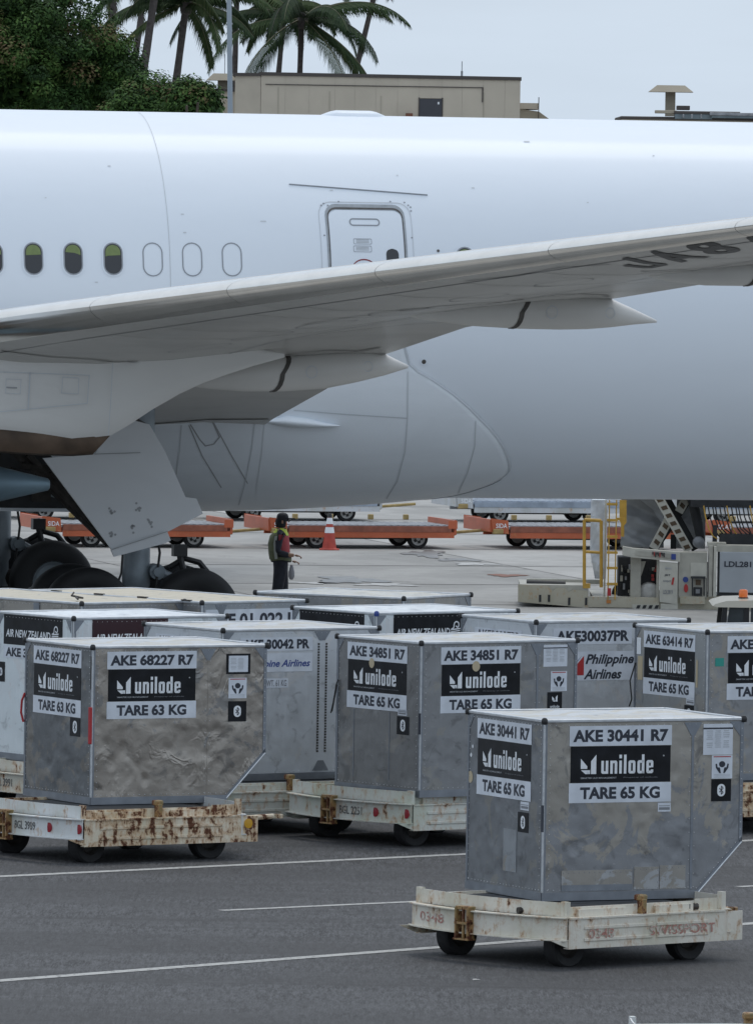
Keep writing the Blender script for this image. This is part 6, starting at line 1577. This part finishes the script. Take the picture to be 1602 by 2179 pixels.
# roofs and plant on the right
M['plant_blue'] = mat('plant_blue_grey', (.16, .20, .22), .6, var=.25, vscale=2)
a, z1_ = bp2(1324, 246, 370); b, _ = bp2(1900, 246, 370)
rb = thing('low_roof_building', 'long low building roof with blue-grey plant on it, far right', 'building', (a, 370, 0)); bw = b-a
MB().box((0, 0, 0), (bw, 9, z1_-.12)).build('wall', M['stucco'], rb); MB().bbox((-.08, -.1, z1_-.12), (bw, 9, z1_), .04).build('roof_edge', M['coping'], rb)
def rbx(n_, x0_, y0_, x1_, y1_, m, d=.5, th=1.2):
    p = bp2(x0_, y1_, 370+d); q = bp2(x1_, y0_, 370+d); MB().bbox((p[0]-a, d, p[1]), (q[0]-a, d+th, q[1]), .02).build(n_, m, rb)
rbx('plant_unit', 1436, 240, 1516, 252, M['plant_blue'], -.4); rbx('plant_roof', 1434, 237, 1575, 241, M['coping'], -.45, 1.4); rbx('plant_unit', 1514, 243, 1680, 250, M['plant_blue'], -.8); rbx('plant_roof', 1510, 241, 1700, 244.5, M['deck_grey'], -.85, 1.4)
rbx('duct', 1440, 224, 1468, 233, M['coping'], -.2, .8); rbx('duct', 1394, 234, 1440, 240, M['tanwall'], -.3, .8)
for x in (1452, 1470, 1490, 1540, 1560): rbx('pipe', x, 242, x+4, 251, M['deck_grey'], -.6, .1)

# light pole
p = aty(490, 240, 215); p0 = aty(487.5, 0, 215)
pole = thing('light_pole', 'slim grey light pole rising past the palms left of the building', 'light pole', (p.x, 215, 0))
MB().tube([(0, 0, 0), (0, 0, p.z), ((p0.x-p.x)*2, 0, p.z+(p0.z-p.z)*2)], [.075, .062, .055], 14).build('pole_shaft', mat('pole_grey', (.30, .35, .40), .45, .3), pole, True)
MB().box((-.16, -.16, 0), (.16, .16, .05)).build('base_flange', M['dark_steel'], pole)

# foliage
def leafmat(name, cols):
    m, n, l, b = newmat(name); at = n.new('ShaderNodeAttribute'); at.attribute_name = 'tint'; at.attribute_type = 'GEOMETRY'
    cr2 = n.new('ShaderNodeValToRGB'); cr2.color_ramp.interpolation = 'LINEAR'
    e = cr2.color_ramp.elements; e[0].position = 0; e[0].color = rgb(*cols[0]); e[1].position = 1; e[1].color = rgb(*cols[-1])
    for i, c in enumerate(cols[1:-1]): q = e.new((i+1)/(len(cols)-1)); q.color = rgb(*c)
    l.new(at.outputs['Fac'], cr2.inputs[0]); l.new(cr2.outputs[0], b.inputs['Base Color']); b.inputs['Roughness'].default_value = .75; b.inputs['Specular IOR Level'].default_value = .15
    return m
M['leaf'] = leafmat('tree_leaf', [(.016, .036, .013), (.034, .075, .020), (.075, .140, .034), (.12, .085, .045)])
M['leaf_red'] = leafmat('red_tipped_leaf', [(.020, .034, .014), (.045, .055, .022), (.11, .06, .035), (.15, .075, .045)])
M['bark'] = mat('bark', (.07, .055, .045), .9, var=.3, vscale=6, bump=.02, bscale=12)
def foliage(name, clumps, per, size, m, par, seed, red=.25):
    r_ = random.Random(seed); V = []; F = []; T = []
    for cx, cy, cz, cr0 in clumps:
        ct = r_.random()
        tint0 = (r_.uniform(.75, .95) if ct < red else r_.uniform(.08, .60))
        for _ in range(per):
            d = Vector((r_.gauss(0, 1), r_.gauss(0, 1), r_.gauss(0, 1)+.25)).normalized(); rr = cr0*r_.uniform(.55, 1.0)
            p = Vector((cx, cy, cz))+Vector((d.x*rr, d.y*rr, d.z*rr*.72))
            up = (d*.9+Vector((r_.uniform(-.6, .6), r_.uniform(-.6, .6), .6))).normalized(); a = up.orthogonal().normalized(); a = (Matrix.Rotation(r_.uniform(0, 6.28), 3, up) @ a); b = up.cross(a); s_ = size*r_.uniform(.6, 1.2)
            k = len(V); V += [p-a*s_, p-b*s_*.5-up*s_*.12, p+a*s_, p+b*s_*.5-up*s_*.12]; F.append((k, k+1, k+2, k+3)); T.append(max(0, min(1, tint0+r_.uniform(-.2, .2))))
    me = bpy.data.meshes.new(name); me.from_pydata(V, [], F); at = me.attributes.new('tint', 'FLOAT', 'FACE'); at.data.foreach_set('value', T)
    return link(name, me, m, par)
def tree(label, px, py, Y, masses, n_cl, per, m, seed, red=.25):
    bx_, bz = bp2(px, py, Y); t = thing('broadleaf_tree', label, 'tree', (bx_, Y, 0)); r_ = random.Random(seed); s_ = FPX/Y; cl = []
    tot = sum(rx*ry for _, _, rx, ry in masses)
    for mx, my, rx, ry in masses:
        x, z = bp2(mx, my, Y); x -= bx_; RX, RZ = rx/s_, ry/s_
        for _ in range(int(n_cl*rx*ry/tot)):
            d = Vector((r_.gauss(0, 1), r_.gauss(0, 1)-.35, r_.gauss(0, 1)+.1)).normalized(); k = r_.uniform(.62, .96)
            cl.append((x+d.x*RX*k, d.y*RX*.8*k, z+d.z*RZ*k, r_.uniform(.40, .80)))
    foliage('crown', cl, per, .085, m, t, seed, red)
    lb_ = MB(); zc = bp2(masses[0][0], masses[0][1], Y)[1]
    lb_.tube([(0, 0, 0), (.1, 0, zc*.4), (0, .1, zc*.62)], [.38, .28, .2], 10)
    lb_.build('trunk', M['bark'], t, True)
    for i in range(7):
        a = i*.9; mb = MB().tube([(0, 0, zc*.5), (math.cos(a)*masses[0][2]/s_*.25, math.sin(a), zc*.8), (math.cos(a)*masses[0][2]/s_*.55, math.sin(a)*1.5, zc+r_.uniform(-.3, .3)*masses[0][3]/s_)], [.16, .10, .04], 8); mb.build('limb', M['bark'], t, True)
    # dense inner twigs and leaves that keep the crown opaque
    inner = []
    for mx, my, rx, ry in masses:
        x, z = bp2(mx, my, Y); x -= bx_
        for _ in range(int(n_cl*.7*rx*ry/tot)):
            d = Vector((r_.gauss(0, 1), r_.gauss(0, 1), r_.gauss(0, 1))).normalized(); k = r_.uniform(.1, .6); inner.append((x+d.x*rx/s_*k, 1.0+d.y*rx/s_*.6*k, z+d.z*ry/s_*k, .8))
    foliage('inner_leaves', inner, per, .24, m, t, seed+5, 0)
tree('large dark green tree with brownish tips, filling the top left corner', 70, 160, 332, [(52, 165, 262, 215), (-40, 40, 200, 160), (190, 190, 150, 130)], 420, 190, M['leaf'], 5, .09)
tree('lower green tree just right of the large one, behind the fuselage', 330, 250, 326, [(325, 262, 122, 100)], 120, 190, M['leaf'], 8, .10)
tree('small rounded green bush at the right end of the trees', 405, 225, 322, [(408, 226, 50, 56)], 40, 190, M['leaf'], 12, .12)

M['frond'] = leafmat('palm_leaflet', [(.014, .028, .014), (.028, .050, .020), (.060, .088, .034), (.13, .13, .06)])
M['palm_trunk'] = mat('palm_trunk', (.075, .065, .062), .85, var=.3, vscale=8, bump=.03, bscale=10)
def palm(label, base_px, crown_px, crown_py, Y, nf, fl, seed, tr=.115, pale=0., els=(68, 45, 25, 5, -15)):
    xb, _ = bp2(base_px, 240, Y); xc, zc = bp2(crown_px, crown_py, Y)
    zb = bp2(base_px, 240, Y)[1]; slope = (xc-xb)/(zc-zb) if zc-zb > .5 else 0
    xg = xb-slope*zb*.45
    t = thing('palm_tree', label, 'palm tree', (xg, Y, 0)); r_ = random.Random(seed)
    P = []
    for i in range(15):
        k = i/14; z = zc*k
        x = (xb-xg)+(xc-xb)*((z-zb)/(zc-zb)) if z > zb else (xb-xg)*(z/zb)
        P.append((x, 0, z))
    tk = MB().tube(P, [tr*(1.35-.45*(i/14))+.012*(i % 2) for i in range(15)], 12); tk.build('trunk', M['palm_trunk'], t, True)
    c = Vector((xc-xg, 0, zc))
    MB().lathe([(0, -.5), (.2, -.35), (.26, -.05), (.15, .25), (0, .3)], c, (0, 0, 1), 10).build('crown_boss', M['palm_trunk'], t, True)
    for f in range(nf):
        az = 2*math.pi*f/nf*1.0+r_.uniform(-.25, .25)+f*.35; el = rad(r_.choice(els)+r_.uniform(-8, 8)); L = fl*r_.uniform(.85, 1.12)
        dirh = Vector((math.cos(az), math.sin(az), 0)); V = []; F = []; T = []; pts = []
        p = c+dirh*.1; a = el; n_ = 22
        for i in range(n_+1):
            pts.append(p.copy()); p = p+(dirh*math.cos(a)+Vector((0, 0, math.sin(a))))*(L/n_); a -= rad(2.0+3.2*i/n_)*(1.1 if el > 0 else .7); a = max(a, rad(-82))
        mbr = MB().tube(pts, [.035*(1-i/n_*.8) for i in range(n_+1)], 5)
        fo = mbr.build('frond', M['palm_trunk'] if r_.random() < .1 else M['frond_rib'], t)
        base_t = r_.uniform(.1, .6)+pale; 
        for i in range(2, n_+1):
            tg = (pts[i]-pts[i-1]).normalized(); side = tg.cross(Vector((0, 0, 1))); side = side.normalized() if side.length > .1 else Vector((-dirh.y, dirh.x, 0))
            for q in range(3):
                pp = pts[i-1].lerp(pts[i], q/3); ll = .82*math.sin(math.pi*min(.97, .12+.80*(i+q/3)/n_))**.6*fl/4*r_.uniform(.75, 1.1)
                for s_ in (-1, 1):
                    d = (side*s_*.65+tg*.6+Vector((0, 0, -.45))).normalized(); d2 = (d+Vector((0, 0, -.7+r_.uniform(-.3, .3)))).normalized(); w_ = tg*.030
                    k = len(V); m1 = pp+d*ll*.5; m2 = m1+d2*ll*.55
                    V += [pp-w_, pp+w_, m1+w_*1.1, m1-w_*1.1, m2]; F += [(k, k+1, k+2, k+3), (k+3, k+2, k+4)]; tt = max(0, min(1, base_t+r_.uniform(-.15, .2))); T += [tt, tt]
        me = bpy.data.meshes.new('leaflets'); me.from_pydata(V, [], F); at = me.attributes.new('tint', 'FLOAT', 'FACE'); at.data.foreach_set('value', T)
        lf = link('leaflets', me, M['frond'], fo); lf['kind'] = 'stuff'
M['frond_rib'] = mat('frond_rib', (.10, .10, .05), .6)
palm('palm with a full drooping crown standing over the middle of the building', 635, 642, 40, 392, 21, 4.9, 3, .12, 0., (48, 30, 14, -2, -22))
palm('palm leaning right whose crown is above the frame, right of the full-crowned one', 735, 812, -75, 398, 15, 4.2, 7)
palm('slim palm right of the light pole, fronds behind the full-crowned one', 585, 606, 10, 402, 15, 3.9, 13)
palm('palm left of the light pole, with the lowest visible crown and a slightly curved trunk', 366, 396, 8, 352, 17, 3.8, 17, .14)
palm('palm leaning right behind the large tree, second trunk from the left', 272, 318, -100, 362, 14, 4.0, 19)
palm('palm leaning right behind the large tree, third trunk from the left', 292, 338, -70, 348, 14, 4.0, 23, .145)
palm('pale-fronded palm with a thin straight trunk, leftmost of the palms', 238, 242, -55, 372, 16, 4.0, 29, .13, .3)
palm('palm crown hanging above the light pole, its trunk hidden behind the pole', 497, 505, -45, 397, 16, 4.0, 31)
